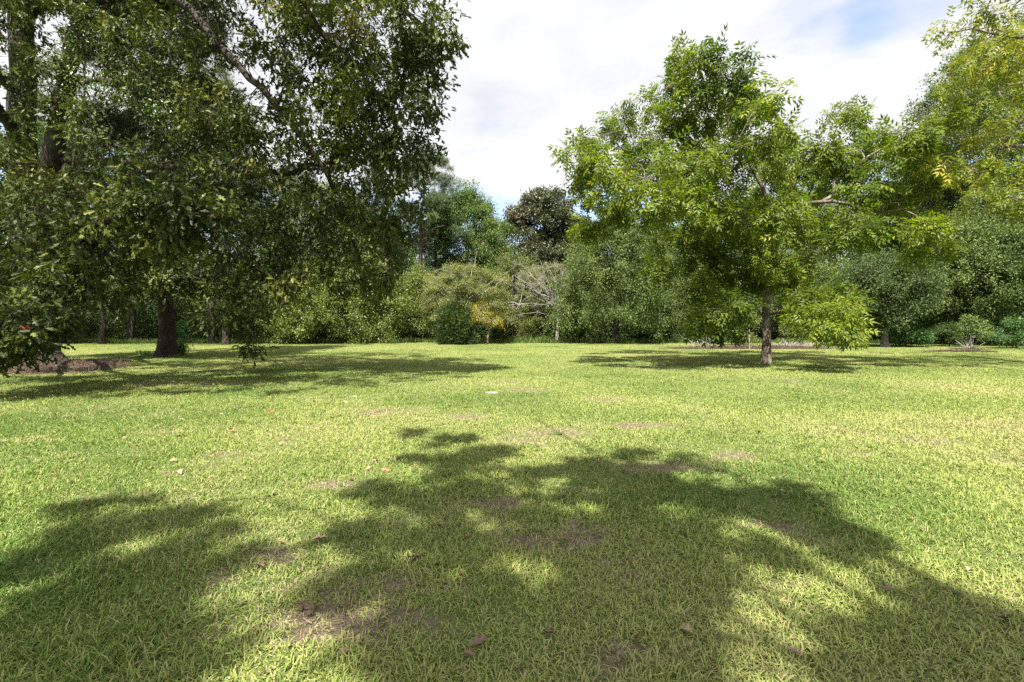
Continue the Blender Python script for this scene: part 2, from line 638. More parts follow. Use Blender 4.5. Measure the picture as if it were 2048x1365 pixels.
gx = axis((-600, -60, 30), (-60, -14, 1.5), (-14, 14, .11), (14, 60, 1.5), (60, 600, 30))
gy = axis((-60, -2, 2), (-2, .8, .3), (.8, 13, .09), (13, 60, .7), (60, 900, 30))
X, Y = np.meshgrid(gx, gy)
Z = np.where((np.abs(X) < 60) & (Y < 70), lie(X, Y), 0)
V = np.stack([X, Y, Z], -1).reshape(-1, 3)
nx, ny = len(gx), len(gy)
i = (np.arange(ny - 1)[:, None] * nx + np.arange(nx - 1)[None]).ravel()
Q = np.stack([i, i + 1, i + nx + 1, i + nx], -1)
m = bpy.data.materials.new('lawn_ground')
m.use_nodes = True
k = NT(m.node_tree)
o = k.n('ShaderNodeOutputMaterial')
tcn = k.n('ShaderNodeTexCoord')
ab = k.n('ShaderNodeAttribute', attribute_name='bare')
na = k.noise(tcn.outputs['Object'], .55, 6, .6)
nb = k.noise(tcn.outputs['Object'], 9, 6, .7)
nc = k.noise(tcn.outputs['Object'], 60, 4, .7)
green = k.ramp(na, [(.34, (.095, .15, .034)), (.52, (.16, .20, .055)), (.68, (.235, .238, .084))])
thatch = k.ramp(nb, [(.30, (.075, .102, .032)), (.55, (.14, .155, .06)), (.75, (.20, .175, .095))])
gcol = k.mix(.55, green, thatch)
gcol = k.mix(k.ramp(nc, [(.35, (.0, .0, .0)), (.65, (.4, .4, .4))]), gcol, (.06, .075, .02))
nm_ = k.noise(tcn.outputs['Object'], 24, 5, .75)
soil = k.ramp(k.math('MULTIPLY_ADD', nc, .5, k.math('MULTIPLY', nm_, .5)), [(.34, (.05, .038, .023)), (.5, (.145, .112, .072)), (.64, (.26, .21, .145))])
bm = k.n('ShaderNodeMapRange', interpolation_type='SMOOTHSTEP')
for q, v in enumerate((.28, .78, 0, 1)):
    bm.inputs[q + 1].default_value = v
k.l(k.math('MULTIPLY_ADD', nm_, 1.3, k.math('MULTIPLY_ADD', nc, .5, k.math('SUBTRACT', ab.outputs['Fac'], .92))), bm.inputs[0])
p = k.n('ShaderNodeBsdfPrincipled')
p.inputs['Roughness'].default_value = .95
p.inputs['Specular IOR Level'].default_value = .15
sx = k.n('ShaderNodeSeparateXYZ')
k.l(tcn.outputs['Object'], sx.inputs[0])
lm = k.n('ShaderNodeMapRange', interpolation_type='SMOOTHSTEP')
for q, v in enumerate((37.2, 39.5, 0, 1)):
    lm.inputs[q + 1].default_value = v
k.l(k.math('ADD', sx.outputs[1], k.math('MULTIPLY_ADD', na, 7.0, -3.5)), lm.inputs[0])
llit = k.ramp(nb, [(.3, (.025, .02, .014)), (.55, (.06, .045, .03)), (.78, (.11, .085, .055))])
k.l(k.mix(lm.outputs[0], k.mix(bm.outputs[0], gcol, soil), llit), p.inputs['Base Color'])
b = k.n('ShaderNodeBump')
b.inputs['Strength'].default_value = 1
b.inputs['Distance'].default_value = .035
k.l(k.math('ADD', nb, nc), b.inputs['Height'])
k.l(b.outputs[0], p.inputs['Normal'])
k.l(p.outputs[0], o.inputs[0])
near = (np.abs(V[:, 0]) < 16) & (V[:, 1] < 40) & (V[:, 1] > 0)
bv = np.zeros(len(V))
bv[near] = bareness(V[near, 0], V[near, 1])
lawn = add_obj('lawn', build_mesh('lawn', V, Q, m, smooth=True, attrs={'bare': bv}))
tag(lawn, 'broad sunlit lawn with worn bare patches', 'lawn', kind='structure')

# ------------------------------------------------------------------ grass blades
g = np.random.default_rng(11)
NB = 1700000
dgrid = np.linspace(1.15, 40, 4000)
rho = np.where(dgrid < 2.8, 1.0, (2.8 / dgrid) ** 1.38)
pdf = rho * (2.35 * dgrid + 1.2)
cdf = np.cumsum(pdf); cdf /= cdf[-1]
d = np.interp(g.random(NB), cdf, dgrid)
x = (g.random(NB) - .5) * (2.35 * d + 1.2)
b = bareness(x, d)
tuft = fbm(x, d, 3.2, 4)
keep = g.random(NB) < np.clip((1.08 - .95 * b) * (.45 + 1.1 * tuft), .10, 1)
x, d, b, tuft = x[keep], d[keep], b[keep], tuft[keep]
n = len(x)
far = np.maximum(d / 2.8, 1)
L = g.uniform(.017, .060, n) * (.40 + 1.2 * tuft) * (1 - .35 * b)
wd = g.uniform(.0014, .0029, n) * far ** .45
L = L * np.clip(far, 1, 9) ** -.12
az = g.uniform(0, 2 * np.pi, n) + 2.5 * (fbm(x, d, 1.5, 2) - .5)
tilt = np.clip(g.normal(R(60), R(20), n), R(8), R(88))
tilt2 = np.clip(tilt + g.uniform(R(5), R(45), n), 0, R(110))
hx, hy = np.cos(az), np.sin(az)
base = np.stack([x, d, lie(x, d) - .002], -1)
f1 = np.stack([hx * np.sin(tilt), hy * np.sin(tilt), np.cos(tilt)], -1)
f2 = np.stack([hx * np.sin(tilt2), hy * np.sin(tilt2), np.cos(tilt2)], -1)
sd = np.stack([-hy, hx, g.normal(size=n) * .3], -1)
mid = base + f1 * (L * .55)[:, None]
mid[:, 2] += .006
tip = mid + f2 * (L * .55)[:, None]
tip[:, 2] = np.maximum(tip[:, 2], base[:, 2] + .006)
ws = (sd * wd[:, None])
V = np.stack([base - ws * .8, base + ws * .8, mid + ws, mid - ws, tip], 1).reshape(-1, 3)
T = (np.array([(0, 1, 2), (0, 2, 3), (3, 2, 4)])[None] + (np.arange(n) * 5)[:, None, None]).reshape(-1, 3)
patch = fbm(x + 5, d + 3, .42, 4)
right_side = np.clip((x / np.maximum(d, 1) + 1) / 2, 0, 1)  # rises from left to right; blades there take a lighter, yellower tint
tv = .30 + 1.25 * (patch - .5) + .28 * b + .20 * g.normal(size=n) + .12 * (right_side - .4)
tv = np.clip(tv, 0, 1)
dead = g.random(n) < .045 + .5 * b
tv[dead] = g.uniform(.72, 1, dead.sum())
grass = add_obj('grass', build_mesh('grass', V, T, M['grass'], np.repeat(tv, 3)))
tag(grass, 'short sun-bleached lawn grass, thin and tan on the worn spots', 'grass', kind='stuff')

g = np.random.default_rng(515)
n = 900
d = 1.6 + 15 * g.random(n) ** 1.4
x = (g.random(n) - .5) * (2.2 * d + 1)
sel = fbm(x + 20, d, .55, 3) > .5
x, d = x[sel], d[sel]
nl = 7
P = np.repeat(np.stack([x, d, lie(x, d) + .012], -1), nl, 0) + g.normal(size=(len(x) * nl, 3)) * (.018, .018, .004)
a_ = g.uniform(0, 6.28, len(P))
V, T = scatter_leaves(P, np.stack([np.cos(a_), np.sin(a_), .25 + .3 * g.random(len(P))], -1), rand_dir(g, len(P)) * .3 + (0, 0, 1), g.uniform(.022, .05, len(P)), OVAL)
o = add_obj('lawn_weeds', build_mesh('lawn_weeds', V, T, M['ivy'], np.repeat(np.clip(.5 + .2 * g.normal(size=len(P)), 0, 1), 2)))
tag(o, 'small broad-leaved weeds growing through the lawn', 'weeds', kind='stuff')
n = 5200
d = 1.5 + 20 * g.random(n) ** 1.5
x = (g.random(n) - .5) * (2.2 * d + 1)
sel = g.random(n) < .18 + 1.1 * bareness(x, d)
x, d = x[sel], d[sel]
n = len(x)
P = np.stack([x, d, lie(x, d) + .014], -1)
V, T = scatter_leaves(P, rand_dir(g, n) * (1, 1, .2), rand_dir(g, n) * .3 + (0, 0, 1), g.uniform(.018, .05, n) * np.clip(d / 4, 1, 2),
                      tpl([(-.07, 0, 0), (.07, 0, 0), (.03, 1, .1), (-.05, .7, .08)], [(0, 1, 2), (0, 2, 3)]))
o = add_obj('lawn_litter', build_mesh('lawn_litter', V, T, M['dead'], np.repeat(g.random(n), 2)))
tag(o, 'crumbs of twig and dry leaf strewn over the worn lawn', 'litter', kind='stuff')

# ------------------------------------------------------------------ the big oak on the left
t = Tree(21, OAK, .152, droop=.45, up=.6, nsub=13, ntwig=8, nleaf=7, twig=.46, spread=.07)
t.cvar, t.lvar = .21, .14
ob = np.array([*ground(78, 729), 0.0])
t.limb([ob + (0, 0, -.1), at(74, 640, 17), at(52, 480, 17), at(45, 250, 17), at(42, 0, 17), at(30, -220, 17.2)], .58, .26, 18, .02, flare=.75, rough=.05, trunk=True)
t.limb([at(66, 560, 17), at(84, 400, 16.6), at(118, 250, 16.4), at(140, 120, 16.2), at(178, -20, 15.8), at(230, -220, 15)], .34, .20, 14, .02, rough=.05, trunk=True)
LIMBS = [
    ([at(130, 160, 16.3), at(220, 165, 15.6), at(310, 215, 15), at(390, 290, 14.6), at(450, 340, 14.2)], .12, .05),
    ([at(60, 330, 17), at(220, 320, 16), at(370, 335, 15), at(500, 346, 14), at(600, 340, 13.4), at(700, 300, 13)], .15, .05),
    ([at(170, 0, 15.8), at(330, -30, 14.5), at(520, -70, 13), at(720, -40, 12), at(850, 60, 11.6)], .20, .05),
    ([at(330, -30, 14.5), at(430, 80, 13.6), at(540, 190, 13), at(630, 310, 13), at(690, 420, 13.4), at(720, 520, 13.6)], .12, .04),
    ([at(500, -60, 13.2), at(640, 60, 12.3), at(760, 190, 12), at(810, 320, 12.2)], .11, .035),
    ([at(62, 540, 17), at(70, 520, 14), at(110, 520, 11.5), at(190, 460, 10), at(330, 420, 9.6), at(430, 440, 9.8)], .16, .03),
    ([at(66, 560, 17), at(20, 560, 14), at(0, 580, 11), at(40, 620, 9.8)], .12, .03),
    ([at(45, 200, 17), at(-20, 130, 16), at(-150, 20, 15), at(-300, -80, 14)], .20, .08),
    ([at(44, 60, 17), at(200, -300, 14), at(350, -620, 11), at(420, -1000, 9)], .20, .06),
    ([at(48, 300, 17), at(-80, 100, 14), at(-200, -200, 11), at(-250, -500, 9)], .20, .06),
    ([at(500, -60, 13.2), at(620, -260, 11.5), at(700, -500, 10)], .12, .05),
    ([at(390, 340, 14.8), at(450, 470, 14), at(480, 580, 13.6)], .05, .02),
    ([at(140, 150, 16.2), at(215, 240, 15.9), at(215, 330, 15.6)], .035, .02),
]
for pts, a_, b_ in LIMBS:
    t.limb(pts, a_, b_, 8, .05)
OAKC = [(480, 255, 13.8, 60, 40, .8), (545, 275, 13.4, 60, 38, .8), (430, 225, 14, 60, 40, .9), (620, 290, 13, 60, 36, .8), (110, 200, 15.4, 40, 40, .6), (60, 130, 15.6, 40, 40, .6), (350, 270, 14.6, 60, 36, .8), (690, 250, 12.8, 60, 44, .8),  # px, py, depth, half-width, half-height (photo pixels), density
    (885, 30, 11.6, 55, 50, 1), (810, 50, 11.8, 80, 60, 1.2), (865, 125, 11.5, 50, 55, 1), (775, 130, 12, 80, 60, 1.2),
    (895, 95, 11.4, 28, 30, .5), (890, 190, 11.5, 34, 32, .6), (840, 215, 11.8, 60, 55, 1), (760, 235, 12, 80, 55, 1.1), (855, 290, 12, 42, 38, .7),
    (790, 315, 12.1, 75, 45, 1), (830, 370, 12.3, 45, 38, .6), (720, 60, 12.2, 85, 65, 1.2), (690, 150, 12.4, 80, 60, 1.1),
    (640, 50, 12.8, 85, 70, 1.2), (600, 140, 12.8, 80, 60, 1.1), (660, 245, 12.6, 75, 50, .9), (570, 230, 13, 75, 55, .7),
    (720, 330, 12.8, 70, 45, .9), (630, 340, 13, 70, 40, .6), (560, 40, 13.2, 80, 70, 1.2), (490, 110, 13.4, 80, 65, 1),
    (770, 410, 12.8, 75, 45, .9), (690, 420, 13.2, 75, 45, 1), (620, 440, 13.5, 75, 45, 1), (740, 490, 13.4, 85, 45, 1),
    (650, 520, 13.7, 85, 45, 1.1), (560, 420, 13.8, 75, 50, 1.1), (570, 510, 13.8, 75, 50, 1.1), (740, 555, 13.6, 60, 35, .7), (810, 470, 13, 40, 36, .5),
    (480, 30, 13.8, 80, 70, 1.2), (400, 50, 14.4, 80, 70, 1.2), (330, 90, 14.8, 75, 60, 1.1), (420, 170, 14.2, 75, 55, .9), (500, 200, 13.6, 70, 55, .6),
    (260, 40, 15, 75, 60, 1.2), (330, 180, 14.8, 70, 45, .8), (250, 130, 15.3, 65, 45, 1), (180, 60, 15.5, 50, 45, .8),
    (120, 20, 16.2, 60, 40, .8), (40, 10, 15.8, 70, 45, .8), (-40, 120, 15, 70, 70, 1), (-60, 260, 14, 80, 70, 1), (20, 330, 14.5, 75, 60, 1.1),
    (110, 370, 14.5, 75, 55, 1.1), (200, 380, 14, 80, 50, 1.1), (290, 350, 14, 75, 45, .9), (380, 350, 14, 75, 45, .8), (470, 400, 13.6, 75, 50, 1),
    (450, 290, 14.2, 60, 40, .5), (530, 320, 13.6, 60, 36, .5), (200, 290, 15.3, 60, 40, .6), (170, 220, 15.6, 40, 40, .6),
    (0, 430, 11.5, 90, 60, 1.2), (90, 450, 11, 80, 50, 1.1), (180, 460, 10.4, 75, 45, 1.1), (260, 430, 10, 70, 40, 1), (330, 405, 9.6, 60, 30, 1),
    (390, 425, 9.7, 60, 34, 1), (430, 470, 10.2, 55, 36, .8), (330, 470, 10.4, 60, 36, .8), (250, 500, 10.6, 70, 40, 1), (150, 530, 10.4, 80, 42, 1.1),
    (50, 530, 10.6, 85, 50, 1.2), (-40, 560, 10.2, 80, 60, 1.2), (30, 610, 9.8, 75, 45, 1.2), (120, 600, 10, 70, 40, 1), (190, 570, 10.6, 60, 36, .8),
    (-30, 660, 9.4, 70, 36, 1.1), (40, 652, 9.5, 60, 30, .8), (100, 635, 9.7, 55, 26, .7), (-20, 690, 9.4, 45, 16, .5), (55, 680, 9.6, 36, 12, .3),
    (500, 480, 13.2, 70, 45, 1.1), (470, 550, 13.3, 65, 40, 1), (520, 590, 13.4, 55, 36, .9), (440, 610, 13.4, 45, 30, .6), (490, 650, 13.5, 24, 22, .4),
    (497, 692, 13.5, 16, 10, .2), (590, 570, 13.8, 50, 36, .7), (400, 540, 13.4, 55, 36, .8), (340, 560, 12.5, 45, 28, .5), (270, 580, 12, 45, 28, .5),
]
for px, py, dd, rx, ry, de in OAKC:
    if px > 740 and py < 400: px -= 32
    s_ = dd / FP
    kx = 1.17 if rx > 50 else 1.0
    t.clump(at(px, py, dd + t.g.normal() * .3), (rx * s_ * kx, max(.3, rx * s_ * 1.0), ry * s_ * kx), de)
# the part of the crown above and left of the picture, whose shade lies on the lawn, plus unseen clumps added to shade the trunks
for (x_, y_, z_) in [(-3.0, 10.2, 9.6), (-4.0, 9.2, 8.6), (-5.5, 8.2, 8.2), (-7.2, 7.6, 8), (-9, 8, 8), (-10.8, 9, 8), (-4.8, 11.5, 9.8),
                     (-6.8, 10.5, 9.8), (-8.8, 10.5, 9.5), (-3.4, 12.8, 10.4), (-6.2, 13.2, 11), (-9, 13, 11), (-11.5, 12, 10),
                     (-12.5, 15, 12.5), (-9.5, 16, 13), (-15, 15, 13.5), (-17, 18, 13), (-13, 19.5, 14), (-7, 16, 12), (-18, 13, 10), (-3.2, 9.0, 7.6), (-4.6, 7.6, 7.2), (-6.2, 6.6, 7), (-8, 6.1, 7), (-10, 6.5, 7.2), (-12, 7.5, 8), (-11, 10.5, 9),
                     (-5.2, 9.6, 9.2), (-7.6, 9, 9), (-4.2, 13.6, 10.6), (-7.6, 12, 10.4), (-10.4, 11.2, 10), (-13, 11, 10), (-5.4, 15, 11.5), (-8.4, 14.5, 11.8), (-11, 14.5, 12), (-16.2, 15.2, 12.6), (-15, 14.8, 12.2), (-17.2, 14.5, 11.4), (-15.9, 15.6, 10.6), (-14, 15.6, 12), (-16.6, 13.6, 12.4), (-18, 15.5, 12)]:
    t.clump((x_, y_, z_), (1.45, 1.3, .7), 1.25)
oak = t.finish('oak_tree', 'huge spreading oak at the far left with two thick ivy-grown trunks and branches sweeping low', 'tree',
               ob, 'oakbark', 'oak')

# ivy climbing over the oak
t = Tree(33, OVAL, .11, .4, .5)
pts = np.concatenate([catmull([at(44, 120, 16.4), at(50, 300, 16.4), at(60, 480, 16.4), at(80, 690, 16.4)], 50),
                      catmull([at(122, 240, 16.0), at(145, 120, 15.8), at(178, 0, 15.4)], 30),
                      catmull([at(180, 165, 15.8), at(260, 175, 15.2), at(320, 225, 14.8), at(370, 270, 14.6)], 50)])
Pv = np.repeat(pts, 42, 0)
Pv = Pv + t.g.normal(size=Pv.shape) * np.array([.26, .16, .2])
V, T = scatter_leaves(Pv, rand_dir(t.g, len(Pv)) + (0, 0, -.6), rand_dir(t.g, len(Pv)) * .6 + (0, -.8, .6), t.g.uniform(.07, .13, len(Pv)), OVAL)
ivy_root = empty('climbing_ivy', tuple(at(80, 715, 16.4)))
ivb = np.array(ivy_root.location)
tag(ivy_root, 'bright green ivy climbing the trunk and arching limb of the big left oak', 'ivy')
add_obj('foliage', build_mesh('foliage', V - ivb, T, M['ivy'], np.repeat(t.g.random(len(Pv)), 2)), ivy_root)
st = [tube(catmull([at(72, 728, 16.35), at(70, 600, 16.35), at(50, 400, 16.35), at(44, 120, 16.35)], 20), np.full(20, .02), 5, t.g, .1),
      tube(catmull([at(224, -20, 15.6), at(172, 70, 15.7), at(168, 200, 15.7), at(146, 330, 15.8), at(140, 430, 16)], 20), np.full(20, .028), 5, t.g, .1)]
V, T = join(st)
add_obj('stem', build_mesh('stem', V - ivb, T, M['darkbark'], smooth=True), ivy_root)

# ------------------------------------------------------------------ the pecan on the lawn
t = Tree(41, COMPOUND, .33, droop=.30, up=.8, nsub=9, ntwig=7, nleaf=4, twig=.34, spread=.07)
t.cvar = .11
D0 = EYE * FP / (728 - YH)
pb = np.array([*ground(1532, 728), 0.0])
PZ = lambda px, py, dz=0.0: at(px, py, D0 + dz)
t.limb([pb + (0, 0, -.1), PZ(1533, 660), PZ(1533, 600), PZ(1540, 540), PZ(1548, 480)], .145, .105, 14, .012, flare=.45, rough=.04, trunk=True)
t.limb([PZ(1534, 600), PZ(1515, 545, .2), PZ(1480, 490, .4), PZ(1430, 420, .5), PZ(1398, 310, .4), PZ(1372, 180, .2), PZ(1385, 100, .1)], .095, .025, 8, .04)
t.limb([PZ(1548, 480), PZ(1535, 400, -.3), PZ(1490, 300, -.4), PZ(1440, 200, -.3), PZ(1428, 115, -.2)], .085, .02, 8, .04)
t.limb([PZ(1548, 490), PZ(1590, 420, -.8), PZ(1640, 404, -1.2), PZ(1690, 410, -1.4), PZ(1740, 430, -1.6), PZ(1800, 420, -1.8)], .085, .03, 8, .04)
t.limb([PZ(1645, 404, -1.2), PZ(1668, 388, -1.3), PZ(1674, 362, -1.3), PZ(1720, 320, -1.3), PZ(1800, 280, -1.3), PZ(1870, 240, -1.3)], .06, .02, 8, .04)
t.limb([PZ(1470, 475, .4), PZ(1380, 430, -.6), PZ(1290, 385, -1.2), PZ(1220, 330, -1.4), PZ(1180, 290, -1.4)], .07, .02, 8, .04)
t.limb([PZ(1545, 500), PZ(1560, 420, 1.5), PZ(1600, 340, 2.5), PZ(1650, 290, 3)], .07, .02, 8, .04)
t.limb([PZ(1540, 540), PZ(1500, 470, -1.5), PZ(1460, 420, -2.6), PZ(1420, 400, -3.4)], .06, .02, 8, .04)
t.limb([PZ(1536, 630), PZ(1580, 615, -1.2), PZ(1640, 625, -2.4), PZ(1690, 650, -2.8)], .05, .015, 7, .03)
t.limb([PZ(1534, 640), PZ(1490, 610, -.8), PZ(1440, 625, -1.5)], .04, .012, 7, .03)
t.limb([PZ(1538, 560), PZ(1500, 540, 1.6), PZ(1420, 520, 3), PZ(1340, 480, 3.4)], .06, .015, 7, .03)
PEC = [(1240, 360, 50, 36, .9), (1280, 330, 40, 34, .7), (1420, 300, 50, 36, .9), (1370, 380, 50, 36, 1), (1450, 375, 50, 36, 1), (1510, 450, 55, 36, 1), (1570, 410, 50, 34, 1), (1660, 345, 50, 34, 1), (1530, 515, 46, 30, .9), (1500, 590, 44, 24, .8), (1440, 125, 48, 36, 1), (1385, 115, 45, 36, 1), (1325, 165, 42, 45, 1), (1300, 215, 34, 36, .8), (1390, 185, 70, 45, 1.2), (1460, 185, 48, 42, 1), (1495, 225, 42, 36, .9),
       (1440, 255, 65, 42, 1.1), (1345, 255, 46, 36, 1), (1500, 180, 26, 22, .5), (1520, 205, 20, 22, .4),
       (1195, 262, 38, 26, .7), (1155, 312, 30, 26, .6), (1205, 335, 55, 34, 1), (1265, 300, 45, 30, .6), (1175, 375, 40, 34, .8), (1215, 430, 50, 26, 1), (1165, 455, 30, 14, .4),
       (1265, 385, 50, 38, 1), (1320, 345, 50, 38, 1), (1300, 445, 46, 26, .8), (1385, 330, 55, 40, 1.1), (1440, 335, 55, 40, 1), (1340, 415, 55, 36, 1), (1400, 425, 60, 36, 1.1),
       (1345, 490, 42, 36, 1), (1325, 535, 28, 22, .6), (1390, 500, 40, 36, .9), (1500, 310, 62, 40, 1.1), (1555, 340, 55, 38, 1.1), (1615, 330, 60, 36, 1.1), (1600, 385, 62, 36, 1.1),
       (1525, 400, 60, 40, 1.1), (1460, 415, 60, 40, 1.1), (1545, 450, 60, 36, 1.1), (1600, 440, 50, 34, 1), (1480, 490, 60, 40, 1.1), (1440, 520, 50, 38, 1), (1555, 278, 30, 26, .6),
       (1650, 285, 48, 28, .8), (1700, 318, 52, 36, 1), (1760, 295, 52, 34, 1), (1815, 262, 48, 26, 1), (1870, 240, 32, 18, .6), (1840, 305, 52, 34, 1), (1775, 350, 60, 36, 1.1),
       (1845, 355, 48, 30, .9), (1710, 372, 50, 26, .8), (1800, 415, 58, 32, 1.1), (1735, 455, 50, 28, .9), (1690, 470, 40, 22, .6), (1860, 455, 32, 20, .7), (1850, 492, 36, 16, .7), (1655, 440, 34, 26, .6), (1640, 500, 40, 24, .5),
       (1490, 560, 52, 34, 1), (1550, 540, 46, 30, 1), (1470, 610, 52, 26, 1), (1420, 635, 36, 18, .5), (1450, 600, 40, 24, .7), (1590, 545, 40, 26, .7), (1575, 590, 34, 22, .6), (1430, 580, 42, 28, .8),
       (1470, 655, 44, 18, .8), (1392, 655, 18, 8, .2), (1620, 610, 42, 22, 1), (1660, 628, 46, 22, 1.1), (1640, 655, 50, 20, 1.1), (1695, 672, 28, 16, .7), (1590, 635, 26, 24, .7), (1685, 630, 34, 18, .8)]
for px, py, rx, ry, de in PEC:
    if py < 200: py += 14
    if px > 1575 and py > 590: py, de = py - 14, de * .75
    e = math.sqrt(max(.1, 1 - ((px - 1510) / 440) ** 2 - ((py - 360) / 400) ** 2))
    low = py > 585
    dz = t.g.uniform(-1, .55) * 4.6 * e if not low else (t.g.uniform(-3.4, -2.0) if px > 1600 else t.g.uniform(-2.8, .6))
    if px > 1680 and not low: dz = t.g.uniform(-3, .3)
    if py > 425 and not low and px < 1640: dz = t.g.uniform(-1.3, 1.8)
    if 1480 < px < 1600 and py > 575: dz = t.g.uniform(.5, 2.2)
    s_ = (D0 + dz) / FP
    t.clump(PZ(px, py, dz), (rx * s_ * 1.06, max(.5, rx * s_ * .85), ry * s_ * 1.0), de * (.62 if low and px < 1600 else .76), tint=.06 if dz < 0 else -.05)  # crown shading put into the tint: near clumps lighter, rear ones darker
for q in range(9):  # the far side of the crown
    px, py = t.g.uniform(1250, 1790), t.g.uniform(230, 540)
    dz = t.g.uniform(1.5, 4.2)
    t.clump(PZ(px, py, dz), (.9, .9, .6), .9)
pecan = t.finish('pecan_tree', 'sunlit bright green pecan tree standing alone on the lawn right of centre', 'tree', pb, 'pecanbark', 'pecan')
for i_, (px, py, n_) in enumerate(((1693, 432, 90), (1708, 436, 60), (1710, 376, 50))):
    c = PZ(px, py, -1.5)
    P = c + t.g.normal(size=(n_, 3)) * np.array([.09, .09, .16])
    V, T = scatter_leaves(P, rand_dir(t.g, n_) * .6 + (0, 0, -1), rand_dir(t.g, n_), t.g.uniform(.07, .13, n_), LANCE)
    dc = add_obj('dead_leaf_cluster', build_mesh('dead_leaf_cluster', V - pb, T, M['dead'], np.repeat(t.g.random(n_) * .6, 2)), pecan)
    dc['label'] = 'brown withered leaf bunch hanging under the right limb'

# ------------------------------------------------------------------ yellowing pecan at the right edge, trunk outside the frame
t = Tree(47, COMPOUND, .30, droop=.4, up=.8, nsub=6, ntwig=5, nleaf=3, twig=.42, spread=.08)
yb = np.array([17.2, 15.2, 0.0])
t.limb([yb + (0, 0, -.1), yb + (0, 0, 2), yb + (-.2, 0, 5), yb + (-.1, .1, 8), yb + (.1, .1, 11)], .34, .15, 12, .02, flare=.5, rough=.04, trunk=True)
W = lambda px, py, d=14.4: at(px, py, d)
t.limb([yb + (-.2, 0, 4.6), W(2120, 400), W(2045, 405), W(1995, 385), W(1955, 362)], .10, .03, 8, .05)
t.limb([yb + (-.2, 0, 6), W(2110, 300), W(2030, 290), W(1980, 295), W(1930, 320)], .08, .02, 8, .05)
t.limb([yb + (-.1, .1, 8), W(2120, 170), W(2040, 165), W(1960, 170)], .08, .02, 8, .05)
t.limb([yb + (-.1, .1, 9), W(2130, 60), W(2040, 70), W(1960, 60), W(1900, 70)], .08, .015, 8, .05)
t.limb([yb + (.1, .1, 10), W(2150, -60), W(2060, -20), W(2000, 10)], .08, .02, 8, .05)
for px, py, rx, ry, de in [(1905, 68, 34, 26, .5), (1965, 55, 44, 30, .7), (2020, 30, 46, 34, .8), (2060, 90, 50, 40, .9), (1985, 110, 46, 32, .8), (1930, 125, 42, 26, .6), (2030, 150, 50, 36, .8),
                           (1960, 170, 46, 28, .7), (2010, 200, 46, 26, .6), (1925, 180, 34, 22, .4), (2050, 230, 44, 30, .5), (1990, 265, 44, 24, .7), (1930, 300, 44, 26, .8), (1900, 330, 32, 22, .5),
                           (2030, 300, 50, 32, .9), (1970, 325, 50, 26, .8), (1935, 355, 40, 22, .6), (2040, 360, 46, 26, .7), (2000, 385, 44, 22, .6), (1960, 390, 30, 18, .4), (2050, 420, 40, 20, .4),
                           (2130, 120, 60, 60, 1), (2150, 260, 60, 60, 1), (2120, 380, 60, 50, 1), (2140, 10, 60, 60, 1), (2080, -50, 60, 50, 1), (1990, -30, 50, 36, .8)]:
    dd = 14.4 + t.g.uniform(-1.2, 1.2)
    s_ = dd / FP
    t.clump(at(px, py, dd), (rx * s_, max(.6, rx * s_), ry * s_), de * .62)
for (x_, y_, z_) in [(14, 12, 7), (13, 13.5, 9), (15.5, 12, 9), (17, 13, 11), (19, 15, 10), (18, 17, 11), (16, 14, 12), (20, 13, 8), (16, 18, 10)]:
    t.clump((x_, y_, z_), (1.3, 1.3, .8), 1.1)
t.finish('pecan_tree', 'yellowing pecan tree leaning in from the right edge, its trunk out of sight', 'tree', yb, 'pecanbark', 'yellow_pecan')

# ------------------------------------------------------------------ dark cedar with the thick trunk
t = Tree(52, CEDAR, .26, droop=.35, up=.7, nsub=9, ntwig=8, nleaf=7, twig=.42, spread=.10)
cb = np.array([*ground(333, 714), 0.0])
cd = cb[1]
t.limb([cb + (0, 0, -.1), at(334, 640, cd), at(328, 560, cd), at(322, 400, cd), at(318, 200, cd), at(322, 20, cd), at(320, -120, cd)], .36, .06, 14, .02, flare=.35, rough=.06, trunk=True)
for q in range(95):
    z = t.g.uniform(3.2, 17.2)
    rr = 4.2 * (1 - (z - 3) / 16.5) ** .7 + .4
    a = t.g.uniform(0, 2 * np.pi)
    ro = rr * math.sqrt(t.g.uniform(.12, 1))
    t.clump((cb[0] + math.cos(a) * ro - .2, cd + math.sin(a) * ro, z - .12 * ro), (.95, .95, .42), .9)
for q in range(14):
    a = t.g.uniform(0, 2 * np.pi); ln = t.g.uniform(.6, 1.8); z = t.g.uniform(2.0, 4.2)
    p0 = at(331, 600, cd) * [1, 1, 0] + [0, 0, z]
    dr_ = np.array([math.cos(a), math.sin(a), 0])
    t.limb([p0, p0 + dr_ * ln * .5 + [0, 0, .1], p0 + dr_ * ln + [0, 0, -.25]], .03, .006, 5, .03)
t.finish('cedar_tree', 'dark cedar with a thick bare reddish trunk beside the oak on the left', 'tree', cb, 'cedarbark', 'cedar')

